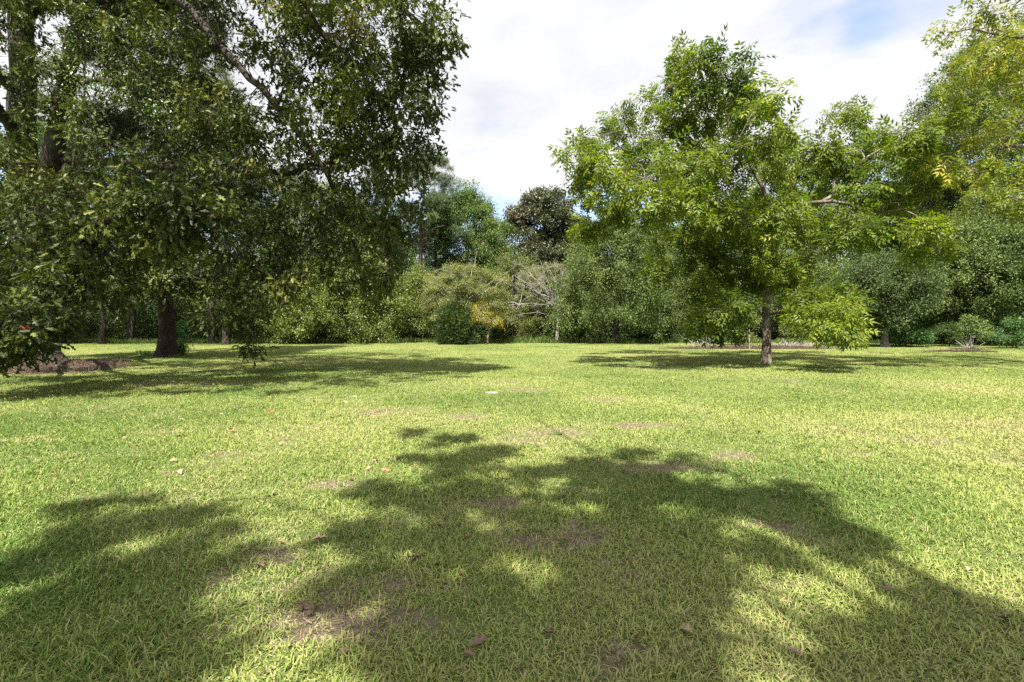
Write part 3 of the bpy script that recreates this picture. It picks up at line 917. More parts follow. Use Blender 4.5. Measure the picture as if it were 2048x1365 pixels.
# ------------------------------------------------------------------ trees along the wood edge
def edge_tree(seed, name, label, px, d, z0, z1, wid, tp, size, leaf, bark, n=34, prof='round', lean=0.0, cat='tree', tr=.2,
              depth=None, droop=.3, up=.9, cl=None, fork=3, nsub=9, ntwig=7, nleaf=8, twig=.5, group=None, dens=1.0, offx=0.0, spread=.17):
    """crown from height z0 to z1, half-width wid metres, at pixel column px and distance d"""
    n = int(n * 1.45)
    t = Tree(seed, tp, size * 1.18, droop, up * .75, nsub, ntwig, nleaf + 3, twig, spread)
    g = t.g
    x0 = (px - 1024) / FP * d
    base = np.array([x0, d, 0.0])
    depth = depth or wid * .8
    zt = z0 + (z1 - z0) * .82
    t.limb([base + (0, 0, -.1), base + (lean * .2, 0, z1 * .25), base + (lean * .6 + offx * .5, 0, z1 * .5), base + (lean + offx, 0, zt)], tr, tr * .2, 9, .04, flare=.4, rough=.05, trunk=True)
    for q in range(fork):
        a = g.uniform(0, 2 * np.pi); zz = z0 + (z1 - z0) * g.uniform(.0, .45)
        st = base + (0, 0, max(.5, zz * .75))
        e = base + (math.cos(a) * wid * .65 + offx, math.sin(a) * depth * .65, zz + (z1 - z0) * .3)
        t.limb([st, (st + e) / 2 + (0, 0, .3), e], tr * .5, tr * .15, 6, .06)
    for q in range(n):
        u = (q + g.random()) / n
        if prof == 'round':
            pr = math.sqrt(max(.06, 1 - (2 * u - 1) ** 2)) * (1.0 if u > .5 else (.75 + .5 * u))
        elif prof == 'cone':
            pr = max(.1, 1 - u) ** .75
        elif prof == 'dome':
            pr = math.sqrt(max(.05, 1 - u ** 2.2))
        elif prof == 'column':
            pr = .85 * min(1, 4 * (1.04 - u)) * g.uniform(.7, 1.1)
        a = g.uniform(0, 2 * np.pi)
        ro = math.sqrt(g.uniform(.28, 1.25)) * pr
        c = base + (math.cos(a) * wid * ro + lean * u + offx, math.sin(a) * depth * ro, z0 + (z1 - z0) * u)
        cr = cl or wid * .34
        cr = cr * g.uniform(.5, 1.5)
        t.clump(c, (cr, cr, cr * .62), dens)
    return t.finish(name, label, cat, base, bark, leaf, group)


def Zt(py, d):
    return EYE + (YH - py) / FP * d


ET = edge_tree
WOOD = 'trees along the edge of the wood'
# left side, behind the cedar
def pine(seed, label, px, d, ztop, zlow, wid, tr, n=30, leafsize=.34, group=None, offx=0.):
    t = Tree(seed, NEEDLES, leafsize, .0, .6, 6, 6, 5, .38, .08)
    g = t.g
    x0 = (px - 1024) / FP * d
    base = np.array([x0, d, 0.0])
    t.limb([base + (0, 0, -.1), base + (.1, 0, ztop * .35), base + (-.1 + offx * .4, 0, ztop * .7), base + (offx, 0, ztop)], tr, tr * .22, 10, .05, flare=.25, rough=.05, trunk=True)
    for q in range(n):
        z = zlow + (ztop - zlow) * ((q + g.random()) / n)
        u = (z - zlow) / (ztop - zlow)
        a = g.uniform(0, 2 * np.pi)
        ro = wid * (1 - u) ** .55 * g.uniform(.35, 1.0) + .15
        t.clump(base + (math.cos(a) * ro + offx * z / ztop, math.sin(a) * ro, z + .1), (.75, .75, .4), g.uniform(.6, 1.2), nodes=False)
    for q in range(6):   # dead stubs lower on the trunk
        z = zlow * g.uniform(.55, 1.1); a = g.uniform(0, 2 * np.pi)
        p0 = base + (0, 0, z); dr_ = np.array([math.cos(a), math.sin(a), -.05])
        t.limb([p0, p0 + dr_ * .9, p0 + dr_ * 1.8 + (0, 0, .15)], .035, .01, 5, .05, nodes=False)
    return t.finish('pine_tree', label, 'tree', base, 'darkbark' if px < 500 else 'pinebark', 'pine', group)  # left pines take the darker bark, standing in for the shade around them


pine(101, 'tall pine with bare lower trunk left of the cedar, behind the oak', 262, 37, 25, 10, 3.2, .24, 44)
pine(102, 'tall pine seen just above the cedar trunk', 342, 38, 26, 10, 3.4, .26, 46)
pine(103, 'pine filling the gap between the cedar and the oak canopy', 452, 34, 18, 5, 3.6, .22, 52)
pine(104, 'slim pine with a pale bare trunk behind the glossy bush', 768, 45, 17, 10, 3.0, .22, 34)
pine(105, 'straight pine with a grey trunk and tufted branches reaching right', 838, 42, 15.5, 8.2, 4.2, .25, 56, offx=.9)
pine(106, 'short pine between the straight pine and the green sweetgum', 872, 47, 13, 5, 2.8, .2, 52)
pine(107, 'pine behind the left part of the oak', 120, 36, 20, 6, 3.6, .26, 44)

ET(110, 'evergreen_tree', 'dark evergreen at the left edge behind the oak', -60, 33, .6, 13, 5.2, OVAL, .14, 'darkgreen', 'darkbark', 42, 'dome')
ET(111, 'evergreen_tree', 'dark dense evergreen directly behind the oak trunk', 70, 35.5, 3.2, 15, 5.0, OVAL, .14, 'darkgreen', 'darkbark', 42, 'dome')
ET(112, 'evergreen_tree', 'dark evergreen left of the cedar trunk at the lawn edge', 205, 35, 3.0, 15, 4.6, OVAL, .13, 'darkgreen', 'darkbark', 40, 'dome')
ET(113, 'evergreen_tree', 'low dark evergreen right of the cedar trunk', 425, 35.2, 3.0, 14, 4.6, OVAL, .13, 'darkgreen', 'darkbark', 40, 'dome')
ET(114, 'evergreen_tree', 'dark evergreen behind the hanging oak branch', 560, 36, 2.6, 12, 4.0, OVAL, .13, 'darkgreen', 'darkbark', 40, 'dome')
ET(115, 'hardwood_tree', 'pale green leafy tree showing above the glossy bush', 660, 47, 5, Zt(372, 47), 4.2, OVAL, .15, 'pale', 'greybark', 46, 'round', tr=.22)
ET(116, 'hardwood_tree', 'mid green tree rising behind the slim pine', 740, 50, 3, Zt(430, 50), 4.0, OVAL, .15, 'gum', 'greybark', 36, 'round')
ET(117, 'broadleaf_bush', 'big glossy yellow-green bush with a dark base on the lawn left of centre', 690, EYE * FP / 36, .35, Zt(515, 35.5), 4.3, OVAL, .13, 'camellia', 'darkbark', 60, 'dome',
   cat='bush', depth=3.2, nsub=9, ntwig=7, nleaf=9, up=.7, fork=5, tr=.14)
ET(118, 'hardwood_tree', 'low mid green tree between the glossy bush and the yellow dogwood', 830, 40, .5, 5.2, 2.6, OVAL, .12, 'camellia', 'darkbark', 34, 'dome')
ET(119, 'sweetgum_tree', 'green rounded tree left of the open sky gap', 935, 46, 3, Zt(392, 46), 3.4, OVAL, .15, 'gum', 'greybark', 78, 'round', tr=.22)
ET(120, 'sweetgum_tree', 'thin leaning tree with sparse leaves against the sky gap', 985, 44, 4, Zt(440, 44), 1.7, OVAL, .13, 'gum', 'darkbark', 18, 'column', dens=.7, tr=.13)
ET(121, 'magnolia_tree', 'dark domed magnolia with bronze leaves rising in the middle', 1085, 47, 4.2, Zt(392, 47), 4.1, OVAL, .19, 'magnolia', 'darkbark', 100, 'dome', depth=3.2, tr=.28, droop=.0, cl=.95, nsub=8)
ET(122, 'hardwood_tree', 'grey green tree below the magnolia on its left', 1025, 43, .8, Zt(515, 43), 2.6, OVAL, .12, 'pale', 'greybark', 34, 'round')
ET(123, 'water_oak', 'large grey green tree with twiggy skirts right of the bare dogwood', 1232, EYE * FP / 36.5, 1.2, Zt(452, 37), 3.7, OVAL, .12, 'greygreen', 'darkbark', 74, 'dome', tr=.26, depth=3, nleaf=9)
ET(124, 'water_oak', 'grey green tree behind the left arm of the lone pecan', 1345, 42, 2, Zt(405, 42), 3.8, OVAL, .13, 'greygreen', 'darkbark', 50, 'dome', tr=.25)
ET(125, 'water_oak', 'lighter green tree with a yellowish drape left of the pecan trunk', 1400, 39, 1.5, Zt(540, 39), 2.9, OVAL, .12, 'pale', 'darkbark', 44, 'dome')
ET(126, 'hardwood_tree', 'dark green tree directly behind the pecan trunk', 1510, 42, .8, Zt(400, 42), 4.0, OVAL, .13, 'gum', 'darkbark', 50, 'dome')
ET(127, 'hardwood_tree', 'yellowish green tree behind the right limb of the lone pecan', 1655, 44, 2, Zt(385, 44), 4.2, LANCE, .16, 'pale', 'greybark', 54, 'round')
ET(128, 'hardwood_tree', 'small-leaved tree behind the low right branch of the pecan', 1640, 38, 1.7, Zt(540, 38), 3.0, OVAL, .12, 'greygreen', 'darkbark', 42, 'dome')
ET(129, 'hardwood_tree', 'dark leafy tree with a short brown trunk near the right shrub', 1770, EYE * FP / 44, 1.4, Zt(520, 31), 2.3, OVAL, .13, 'darkgreen', 'greybark', 44, 'round', tr=.22, cl=.75)
ET(130, 'water_oak', 'tall dark tree filling the gap behind the right limb', 1790, 43, 1, Zt(425, 43), 4.3, OVAL, .13, 'gum', 'darkbark', 54, 'dome', tr=.25)
ET(131, 'water_oak', 'tallest grey green tree rising behind the yellowing pecan', 1995, 36, 4, Zt(95, 36), 4.8, OVAL, .14, 'greygreen', 'greybark', 140, 'round', tr=.35, depth=4, cl=1.45)
ET(137, 'water_oak', 'tall green tree partly hidden behind the tallest grey green one', 2075, 40, 4, Zt(150, 40), 5.0, OVAL, .15, 'gum', 'greybark', 90, 'round', tr=.3, depth=4, cl=1.5)
ET(138, 'water_oak', 'grey green tree between the lone pecan and the tallest tree at the right', 1850, 41, 3, Zt(300, 41), 4.4, OVAL, .14, 'greygreen', 'greybark', 80, 'round', tr=.3, depth=3.5, cl=1.3)
ET(132, 'water_oak', 'dense grey green tree at the right end of the lawn', 1935, 33, 1.9, Zt(450, 33), 3.8, OVAL, .13, 'greygreen', 'darkbark', 70, 'dome', tr=.25, depth=2.8)
ET(133, 'evergreen_tree', 'dark evergreen closing the lawn at the right edge', 2060, 31, 1.7, Zt(480, 31), 3.2, OVAL, .13, 'darkgreen', 'darkbark', 52, 'dome')
ET(134, 'hardwood_tree', 'mid green tree at the back right of the wood', 1870, 46, 1, Zt(420, 46), 4.2, OVAL, .14, 'gum', 'darkbark', 46, 'dome')
ET(135, 'water_oak', 'grey green tree beyond the right edge of the view', 2240, 32, 1, 15, 5, OVAL, .15, 'greygreen', 'darkbark', 46, 'dome')
ET(136, 'hardwood_tree', 'green tree beyond the left edge of the view', -260, 32, 1, 14, 5, OVAL, .15, 'darkgreen', 'darkbark', 46, 'dome')

# juniper bush
ET(140, 'juniper_bush', 'dark green ragged juniper bush under the yellow dogwood', 912, EYE * FP / 39, .15, Zt(618, 34), 1.15, JUNIPER, .17, 'juniper', 'darkbark', 46, 'column', cat='bush', depth=1.1,
   droop=-.5, up=.3, cl=.28, nsub=7, nleaf=6, twig=.42, fork=2, tr=.06)

# dogwoods: flat tiers of pale leaves on bare pale branches
t = Tree(150, OVAL, .10, .15, 1.3, 8, 7, 8, .35, .08)
db = np.array([*ground(945, 686), 0.0]); dd = db[1]
Q_ = lambda px, py, z=0.: at(px, py, dd + z)
t.limb([db, Q_(948, 650), Q_(940, 620), Q_(930, 585), Q_(925, 560)], .13, .05, 8, .03, flare=.3, trunk=True)
for pts in ([Q_(940, 620), Q_(900, 595, -.5), Q_(868, 575, -.8), Q_(850, 560, -1)], [Q_(942, 630), Q_(985, 610, -.8), Q_(1030, 606, -1.2), Q_(1055, 612, -1.4)],
            [Q_(935, 600), Q_(970, 575, -.4), Q_(1005, 550, -.6)], [Q_(930, 590), Q_(945, 545, .3), Q_(955, 505, .4)], [Q_(935, 610), Q_(960, 590, -1.6), Q_(990, 575, -2.4)],
            [Q_(930, 590), Q_(905, 560, -1), Q_(890, 530, -1.2)], [Q_(940, 615), Q_(920, 605, -1.5), Q_(880, 600, -2)]):
    t.limb(pts, .06, .015, 6, .06)
for q in range(16):
    px, py = t.g.uniform(850, 1060), t.g.uniform(520, 620)
    c = Q_(px, py, t.g.uniform(-2, .5))
    t.clump(c, (.5, .5, .3), .5, bare=True)
for q in range(85):
    px = t.g.uniform(850, 1010); py = 532 + abs(px - 925) * .22 + t.g.uniform(0, 95)
    t.clump(Q_(px, min(py, 640), t.g.uniform(-2.4, 1.2)), (.8, .75, .18), 1.2)
t.finish('dogwood_tree', 'pale tiered dogwood with bare grey twigs above the juniper bush', 'tree', db, 'palebark', 'dogwood')

t = Tree(151, OVAL, .10, .15, 1.3, 8, 7, 8, .32, .08)
eb = np.array([*ground(975, 688.5), 0.0]); de_ = eb[1]
t.limb([eb, at(975, 655, de_), at(965, 635, de_), at(955, 622, de_)], .07, .03, 7, .03, trunk=True)
for q in range(20):
    px = t.g.uniform(905, 1000); py = t.g.uniform(606, 648) if px < 985 else t.g.uniform(620, 660)
    t.clump(at(px, py, de_ + t.g.uniform(-.9, .7)), (.55, .5, .14), .9)
t.finish('dogwood_tree', 'small yellow dogwood beside the juniper bush', 'tree', eb, 'greybark', 'yellowdog')

t = Tree(152, OVAL, .10, .15, 1.2, 7, 7, 7, .35, .08)
fb = np.array([*ground(1114, 685), 0.0]); fd = fb[1]
Q2 = lambda px, py, z=0.: at(px, py, fd + z)
t.limb([fb, Q2(1115, 660), Q2(1116, 645), Q2(1113, 634)], .11, .09, 9, .015, flare=.3, trunk=True)
for pts, r_ in (([Q2(1113, 636), Q2(1106, 610), Q2(1095, 585, -.3), Q2(1072, 560, -.5), Q2(1056, 535, -.6)], .065), ([Q2(1114, 640), Q2(1118, 600, .3), Q2(1108, 560, .4), Q2(1092, 525, .5)], .065),
                ([Q2(1114, 642), Q2(1126, 620, -.3), Q2(1128, 590, -.3), Q2(1122, 560, -.3), Q2(1135, 530, -.2)], .06), ([Q2(1112, 638), Q2(1090, 628, -.6), Q2(1060, 625, -1), Q2(1035, 630, -1.2)], .022),
                ([Q2(1106, 612), Q2(1080, 600, -.5), Q2(1050, 590, -.8), Q2(1020, 595, -1)], .03), ([Q2(1100, 595), Q2(1075, 585, .6), Q2(1050, 570, 1), Q2(1030, 565, 1.2)], .04),
                ([Q2(1104, 605), Q2(1085, 610, -1.2), Q2(1052, 608, -1.8), Q2(1000, 612, -2)], .028), ([Q2(1127, 600), Q2(1140, 585), Q2(1150, 565), Q2(1160, 560)], .035),
                ([Q2(1095, 585), Q2(1070, 578, -1), Q2(1040, 560, -1.3)], .035), ([Q2(1118, 600), Q2(1100, 580, -1), Q2(1065, 555, -1.4), Q2(1050, 545, -1.5)], .035)):
    t.limb(pts, r_, .012, 6, .05)
for q in range(16):
    a_ = R(-62 + 104 * (q + t.g.random() * .8) / 16)
    ln_ = t.g.uniform(75, 125)
    k_ = t.g.uniform(-1.6, .2)
    p0 = Q2(1112 + t.g.normal() * 3, 628 - t.g.uniform(0, 22))
    p2 = Q2(1108 + math.sin(a_) * ln_, 622 - math.cos(a_) * ln_ * .95, k_)
    t.limb([p0, (p0 + p2) / 2 + (0, 0, .25 * abs(math.sin(a_))), p2], .030, .008, 5, .05)
for q in range(60):
    px, py = t.g.uniform(1015, 1160), t.g.uniform(528, 625)
    t.clump(Q2(px, py, t.g.uniform(-2.2, .4)), (.42, .42, .28), .6, bare=True)
for q in range(22):
    px = t.g.uniform(1045, 1150); py = 520 + abs(px - 1095) * .5 + t.g.uniform(0, 34)
    t.clump(Q2(px, py, t.g.uniform(.4, 1.8)), (.65, .6, .16), .75)
for px, py in ((1010, 590), (1030, 598), (1000, 600), (1045, 585)):
    t.clump(Q2(px, py, -1), (.6, .5, .14), .9)
t.finish('dogwood_tree', 'half-bare dogwood with a fan of pale branches in front of dark brush', 'tree', fb, 'palebark', 'dogwood')

# ------------------------------------------------------------------ shrubs at the foot of the wood
def shrub(seed, label, px, py, wid, h, leaf='shrub', n=16, size=.11, name='shrub', tp=OVAL, bark='darkbark', up=.9, z0=.15, dens=1., group=None):
    t = Tree(seed, tp, size, .1, up, 7, 6, 7, .28, .08)
    b = np.array([*ground(px, py), 0.0])
    for q in range(5):
        a = t.g.uniform(0, 6.28)
        t.limb([b + (math.cos(a) * .08, math.sin(a) * .08, -.03), b + (math.cos(a) * wid * .25, math.sin(a) * wid * .25, h * .5), b + (math.cos(a) * wid * .5, math.sin(a) * wid * .5, h * .8)], .018, .007, 5, .03)
    for q in range(n):
        a = t.g.uniform(0, 6.28); u = t.g.random()
        ro = math.sqrt(t.g.random()) * wid * math.sqrt(max(.1, 1 - u * u))
        t.clump(b + (math.cos(a) * ro, math.sin(a) * ro * .8, z0 + (h - z0) * u * .9), (wid * .3, wid * .3, h * .16), dens)
    return t.finish(name, label, 'shrub', b, bark, leaf, group, wood_name='stems', crown_name='foliage')


shrub(201, 'bright green shrub at the foot of the large grey green tree', 1288, 685, 1.5, 1.5, n=22)
shrub(202, 'bright green leafy shrub right of the short brown trunk', 1815, 694, 1.25, 1.25, n=20)
shrub(203, 'taller blue-green shrub behind the bright right shrub', 1850, 688, 1.6, 2.6, 'shrub', n=26)
shrub(204, 'small light green shrub on pale crooked stems near the right edge', 1945, 699, .7, 1.55, 'gum', n=12, z0=.7, bark='palebark')
shrub(205, 'arching olive shrub left of the half-bare dogwood trunk', 1068, 684, 1.3, 1.7, 'pale', n=22, tp=LANCE, size=.15)
shrub(206, 'green shrub right of the half-bare dogwood trunk', 1150, 684, 1.3, 1.9, 'gum', n=20)
shrub(207, 'dark shrub in the shade left of the pecan trunk', 1350, 686, 1.3, 1.3, 'darkgreen', n=16)
shrub(208, 'olive shrub behind the pecan trunk', 1470, 690, 1.1, 1.3, 'pale', n=16)
shrub(209, 'green shrub at the right edge of the lawn', 2030, 697, 1.2, 1.6, 'shrub', n=16)
shrub(210, 'green undergrowth clump between the juniper and the grey trunk', 998, 684, .9, 1.2, 'gum', n=14)
shrub(211, 'light green shrub in the opening left of the juniper', 835, 682, 1.6, 2.0, 'gum', n=22)
shrub(212, 'shaded shrub behind the cedar trunk on its right', 385, 684, 1.5, 1.8, 'shrub', n=20)
shrub(213, 'shaded shrub left of the cedar trunk', 190, 685, 1.4, 1.6, 'ivy', n=18)
shrub(214, 'shaded green shrub under the hanging oak branch', 530, 683, 1.5, 1.6, 'gum', n=18)
shrub(215, 'leggy weed growing beside the cedar trunk', 366, 712, .28, .55, 'gum', n=6, size=.09, name='weed', dens=.5)
shrub(216, 'olive shrub under the low right branch of the pecan', 1600, 690, 1.2, 1.5, 'pale', n=16)
shrub(217, 'shaded dark shrub left of the right-hand brush heap', 1895, 693, 1.0, 1.3, 'darkgreen', n=14)

# tall grass tufts at the trunks
def tuft(label, px, py, n, h, spread, seed):
    g = np.random.default_rng(seed)
    c = ground(px, py)
    P = np.stack([c[0] + g.normal(size=n) * spread, c[1] + g.normal(size=n) * spread * .6, np.zeros(n)], -1)
    D = rand_dir(g, n) * .45 + (0, 0, 1)
    V, T = scatter_leaves(P, D, rand_dir(g, n), h * g.uniform(.5, 1.2, n), tpl([(-.03, 0, 0), (.03, 0, 0), (.02, .6, .03), (0, 1, .12)], [(0, 1, 2), (0, 2, 3)]))
    base = np.array([c[0], c[1], 0])
    o = add_obj('grass_tuft', build_mesh('grass_tuft', V - base, T, M['ivy'], np.repeat(g.random(n), 2)), loc=tuple(base))
    tag(o, label, 'grass tuft')


tuft('spiky unmown grass tuft left of the cedar trunk', 287, 711, 120, .26, .28, 1)
tuft('unmown grass tuft right of the cedar trunk', 360, 716, 90, .16, .25, 2)
tuft('unmown grass tuft around the foot of the lone pecan', 1542, 731, 160, .17, .22, 3)

g = np.random.default_rng(404)
n = 26000
x = g.uniform(-42, 42, n); y = 36.4 + 3.2 * (fbm(x, x * 0 + 3, .35, 3) - .5) + np.abs(g.normal(size=n)) * .7 + np.abs(x) * -.03
P = np.stack([x, y, np.zeros(n)], -1)
V, T = scatter_leaves(P, rand_dir(g, n) * .5 + (0, 0, 1), rand_dir(g, n), g.uniform(.10, .42, n) * (.4 + 1.2 * fbm(x + 9, y, .7, 3)),
                      tpl([(-.05, 0, 0), (.05, 0, 0), (.035, .6, .05), (0, 1, .16)], [(0, 1, 2), (0, 2, 3)]))
o = add_obj('unmown_grass', build_mesh('unmown_grass', V, T, M['gum'], np.repeat(g.random(n), 2)))
tag(o, 'fringe of unmown grass and weeds along the foot of the wood', 'grass', kind='stuff')

# dark undergrowth and the far wood behind everything
def leaf_mass(name, label, n, xr, yr, zf, leaf, size, seed):
    g = np.random.default_rng(seed)
    x = g.uniform(*xr, n); y = g.uniform(*yr, n)
    top = zf(x, y)
    z = g.random(n) ** .9 * top
    P = np.stack([x, y, z], -1)
    V, T = scatter_leaves(P, rand_dir(g, n) + (0, 0, -.2), rand_dir(g, n) * .8 + (0, -.1, .8), size * g.uniform(.6, 1.3, n), OVAL)
    o = add_obj(name, build_mesh(name, V, T, M[leaf], np.repeat(np.clip(.35 + .8 * (fbm(x, z + y, .4, 3) - .5) + .15 * g.normal(size=n), 0, 1), 2)))
    tag(o, label, 'undergrowth', kind='stuff')


leaf_mass('undergrowth', 'shaded undergrowth filling the space between the trunks', 150000, (-52, 52), (42.5, 50),
          lambda x, y: .4 + 5.0 * fbm(x + 3, y, .22, 3) + 1.2 * fbm(x, y, 1.1, 2), 'darkgreen', .27, 71)
leaf_mass('far_wood', 'far wood closing the view behind the tree line', 300000, (-75, 75), (52, 64),
          lambda x, y: 2.0 + 17 * fbm(x + 9, y * .3, .16, 4) - 4.0 * np.exp(-((x + 1.2) / 3.2) ** 2), 'greygreen', .38, 72)

# ------------------------------------------------------------------ mulch, straw and brush heaps
def litter(name, label, cat, cx_, cy_, rx, ry, hgt, n, ln, seed, leaf='needle_straw', kind=None):
    g = np.random.default_rng(seed)
    na, nr = 40, 10
    V = [(0, 0, hgt)]
    for r_ in range(1, nr + 1):
        for a_ in range(na):
            q = r_ / nr
            a = a_ / na * 2 * np.pi
            k_ = 1 + .18 * math.sin(3 * a + seed) + .10 * math.sin(7 * a + 2 * seed)
            V.append((math.cos(a) * rx * q * k_, math.sin(a) * ry * q * k_, hgt * (1 - q ** 1.6) - (.02 if r_ == nr else 0) + g.normal() * hgt * .05))
    T = [(0, 1 + a_, 1 + (a_ + 1) % na) for a_ in range(na)]
    for r_ in range(nr - 1):
        for a_ in range(na):
            p, q = 1 + r_ * na + a_, 1 + r_ * na + (a_ + 1) % na
            T += [(p, p + na, q + na), (p, q + na, q)]
    a = g.uniform(0, 6.28, n); r_ = np.sqrt(g.random(n))
    k_ = 1 + .18 * np.sin(3 * a + seed) + .10 * np.sin(7 * a + 2 * seed)
    P = np.stack([np.cos(a) * rx * r_ * k_ * 1.03, np.sin(a) * ry * r_ * k_ * 1.03, hgt * np.maximum(0, 1 - r_ ** 1.6) + .008], -1)
    D = rand_dir(g, n) * (1, 1, .28) + (0, 0, .06)
    tp_ = tpl([(-.022, 0, 0), (.022, 0, 0), (0, 1, .08)], [(0, 1, 2)])
    V2, T2 = scatter_leaves(P, D, rand_dir(g, n) * .4 + (0, 0, 1), ln * g.uniform(.5, 1.4, n), tp_)
    n2 = n // 5
    P3 = P[:n2]
    V3, T3 = scatter_leaves(P3, rand_dir(g, n2) * (1, 1, .3), rand_dir(g, n2) * .5 + (0, 0, 1), .09 * g.uniform(.6, 1.3, n2), OVAL)
    VV, TT = join([(np.array(V, float), np.array(T, int)), (V2, T2), (V3, T3)])
    tt = np.concatenate([np.full(len(T), .12), np.clip(.45 + .25 * g.normal(size=len(T2)), 0, 1), np.clip(.4 + .25 * g.normal(size=len(T3)), 0, 1)])
    base = (cx_, cy_, lie(np.array(cx_), np.array(cy_)).item() + .004)
    o = add_obj(name, build_mesh(name, VV, TT, M[leaf], tt), loc=base)
    tag(o, label, cat, kind=kind)
    return o


c1 = ground(40, 738)
litter('straw_mulch', 'brown pine straw mulch heaped round the foot of the oak', 'mulch', -15.2, 15.3, 3.6, 2.7, .16, 14000, .24, 3, kind='stuff')
c2 = ground(1510, 697)
litter('straw_mulch', 'long strip of reddish leaf mulch behind the pecan trunk', 'mulch', c2[0], c2[1], 4.6, 1.3, .12, 7000, .26, 4, kind='stuff')
c3 = ground(1925, 704)
litter('straw_mulch', 'small bare reddish mulch patch before the right wood edge', 'mulch', c3[0], c3[1], 1.6, .7, .08, 2600, .22, 5, kind='stuff')


def brush(label, px, py, n, wid, h, seed):
    g = np.random.default_rng(seed)
    c = ground(px, py)
    a = g.uniform(0, 6.28, n)
    P = np.stack([np.cos(a) * wid * np.sqrt(g.random(n)), np.sin(a) * wid * .5 * np.sqrt(g.random(n)), g.random(n) * h * .35], -1)
    E = P + norm(rand_dir(g, n) * (1, .7, .3) + (0, 0, .42)) * g.uniform(.3, 1., (n, 1)) * h * 1.4
    E[:, 2] = np.maximum(E[:, 2], .02)
    mid_ = (P + E) / 2 + g.normal(size=P.shape) * .04
    mid_[:, 2] = np.maximum(mid_[:, 2], .02)
    V, T = join([sticks(P, mid_, .016, .012), sticks(mid_, E, .012, .006)])
    o = add_obj('brush_heap', build_mesh('brush_heap', V, T, M['palebark'], smooth=False), loc=(c[0], c[1], 0))
    tag(o, label, 'brush heap')


brush('pile of pale dead sticks left of the pecan on the mulch strip', 1408, 692, 70, .9, .75, 1)
brush('low heap of pale cut brush just right of the pecan trunk', 1600, 694, 80, 1.4, .4, 2)
brush('little heap of bare pale stems under the small right shrub', 1940, 699, 30, .32, .5, 3)

# thin pale sapling
t = Tree(230, OVAL, .08, .2, .9, 5, 4, 4, .2, .05)
sb = np.array([*ground(1499, 699), 0])
t.limb([sb, sb + (-.04, 0, .6), sb + (.03, 0, 1.2), sb + (-.05, 0, 1.9), sb + (.0, 0, 2.4)], .028, .012, 6, .015, trunk=True)
for q in range(5):
    t.clump(sb + t.g.normal(size=3) * (.3, .3, .25) + (0, 0, 2.2), (.3, .3, .2), .6)
t.finish('sapling', 'thin pale sapling stem just left of the pecan trunk', 'sapling', sb, 'palebark', 'gum')

# weathered board fence glimpsed under the trees
fm = plain_mat('weathered_boards', [(.3, (.018, .013, .01)), (.7, (.05, .034, .026))], 6)
fr = empty('wooden_fence', (float((1015 - 1024) / FP * 43), 43.0, 0))
tag(fr, 'low brown board fence glimpsed under the trees right of the juniper', 'fence')


def box(cx_, cy_, cz_, sx, sy, sz):
    v = np.array([(x, y, z) for x in (-1, 1) for y in (-1, 1) for z in (-1, 1)], float) * (sx / 2, sy / 2, sz / 2) + (cx_, cy_, cz_)
    f = np.array([(0, 1, 3), (0, 3, 2), (4, 6, 7), (4, 7, 5), (0, 4, 5), (0, 5, 1), (2, 3, 7), (2, 7, 6), (0, 2, 6), (0, 6, 4), (1, 5, 7), (1, 7, 3)])
    return v, f


g = np.random.default_rng(8)
V, T = join([box(-1.4 + q * .145, 0, .42 + g.normal() * .015, .13, .02, .8) for q in range(9)])
add_obj('boards', build_mesh('boards', V, T, fm), fr)
for xx in (-1.5, -.2):
    V, T = box(xx, .06, .44, .1, .09, .92)
    add_obj('post', build_mesh('post', V, T, fm), fr)

# ------------------------------------------------------------------ tree behind the viewer, seen only by its shade on the near lawn
t = Tree(301, OAK, .12, droop=.3, up=1.5, nsub=11, ntwig=7, nleaf=8, twig=.13, spread=.05)
tb = np.array([1.5, -6.0, 0.0])
t.limb([tb + (0, 0, -.1), tb + (0, .1, 3), tb + (-.2, .4, 6), tb + (-.3, 1.0, 9), tb + (-.3, 1.2, 11)], .42, .16, 12, .03, flare=.5, rough=.05, trunk=True)
SHADE = [(920, 878, 80, 26, 1), (860, 920, 80, 20, 1), (960, 915, 90, 26, 1), (1060, 945, 120, 30, 1.2), (1180, 935, 100, 22, 1.1), (1300, 945, 100, 22, 1.1), (1340, 985, 80, 26, 1.1), (1230, 985, 60, 20, .8),
         (900, 985, 120, 24, 1.1), (800, 1000, 90, 22, .9), (1010, 1020, 110, 26, 1.1), (1280, 1035, 110, 26, 1.1), (735, 1060, 80, 28, 1.1), (850, 1070, 130, 32, 1.2), (1030, 1085, 140, 32, 1.2), (1220, 1095, 140, 34, 1.2),
         (1380, 1090, 90, 30, 1), (1500, 990, 70, 16, 1), (1560, 1022, 75, 18, 1), (1640, 1060, 55, 14, .8), (720, 1150, 80, 34, 1.1), (830, 1170, 130, 40, 1.2), (1020, 1190, 140, 44, 1.2), (1210, 1200, 140, 44, 1.2), (1370, 1170, 90, 36, 1),
         (780, 1290, 95, 50, 1.1), (930, 1300, 140, 54, 1.2), (1120, 1310, 150, 54, 1.2), (1260, 1325, 90, 46, .8),
         (240, 1010, 130, 18, .9), (330, 1050, 130, 30, 1.2), (160, 1075, 110, 24, 1.1), (385, 1095, 65, 24, .9), (80, 1130, 110, 30, 1.1), (220, 1160, 130, 36, 1.2), (340, 1190, 80, 34, 1), (120, 1230, 140, 40, 1.2),
         (250, 1270, 110, 44, 1), (60, 1320, 130, 44, 1), (250, 1350, 100, 44, .9), (1900, 1240, 45, 18, .5), (1990, 1265, 70, 22, .8), (1830, 1345, 45, 22, .5), (1950, 1350, 70, 34, .8), (2060, 1290, 80, 26, .9)]
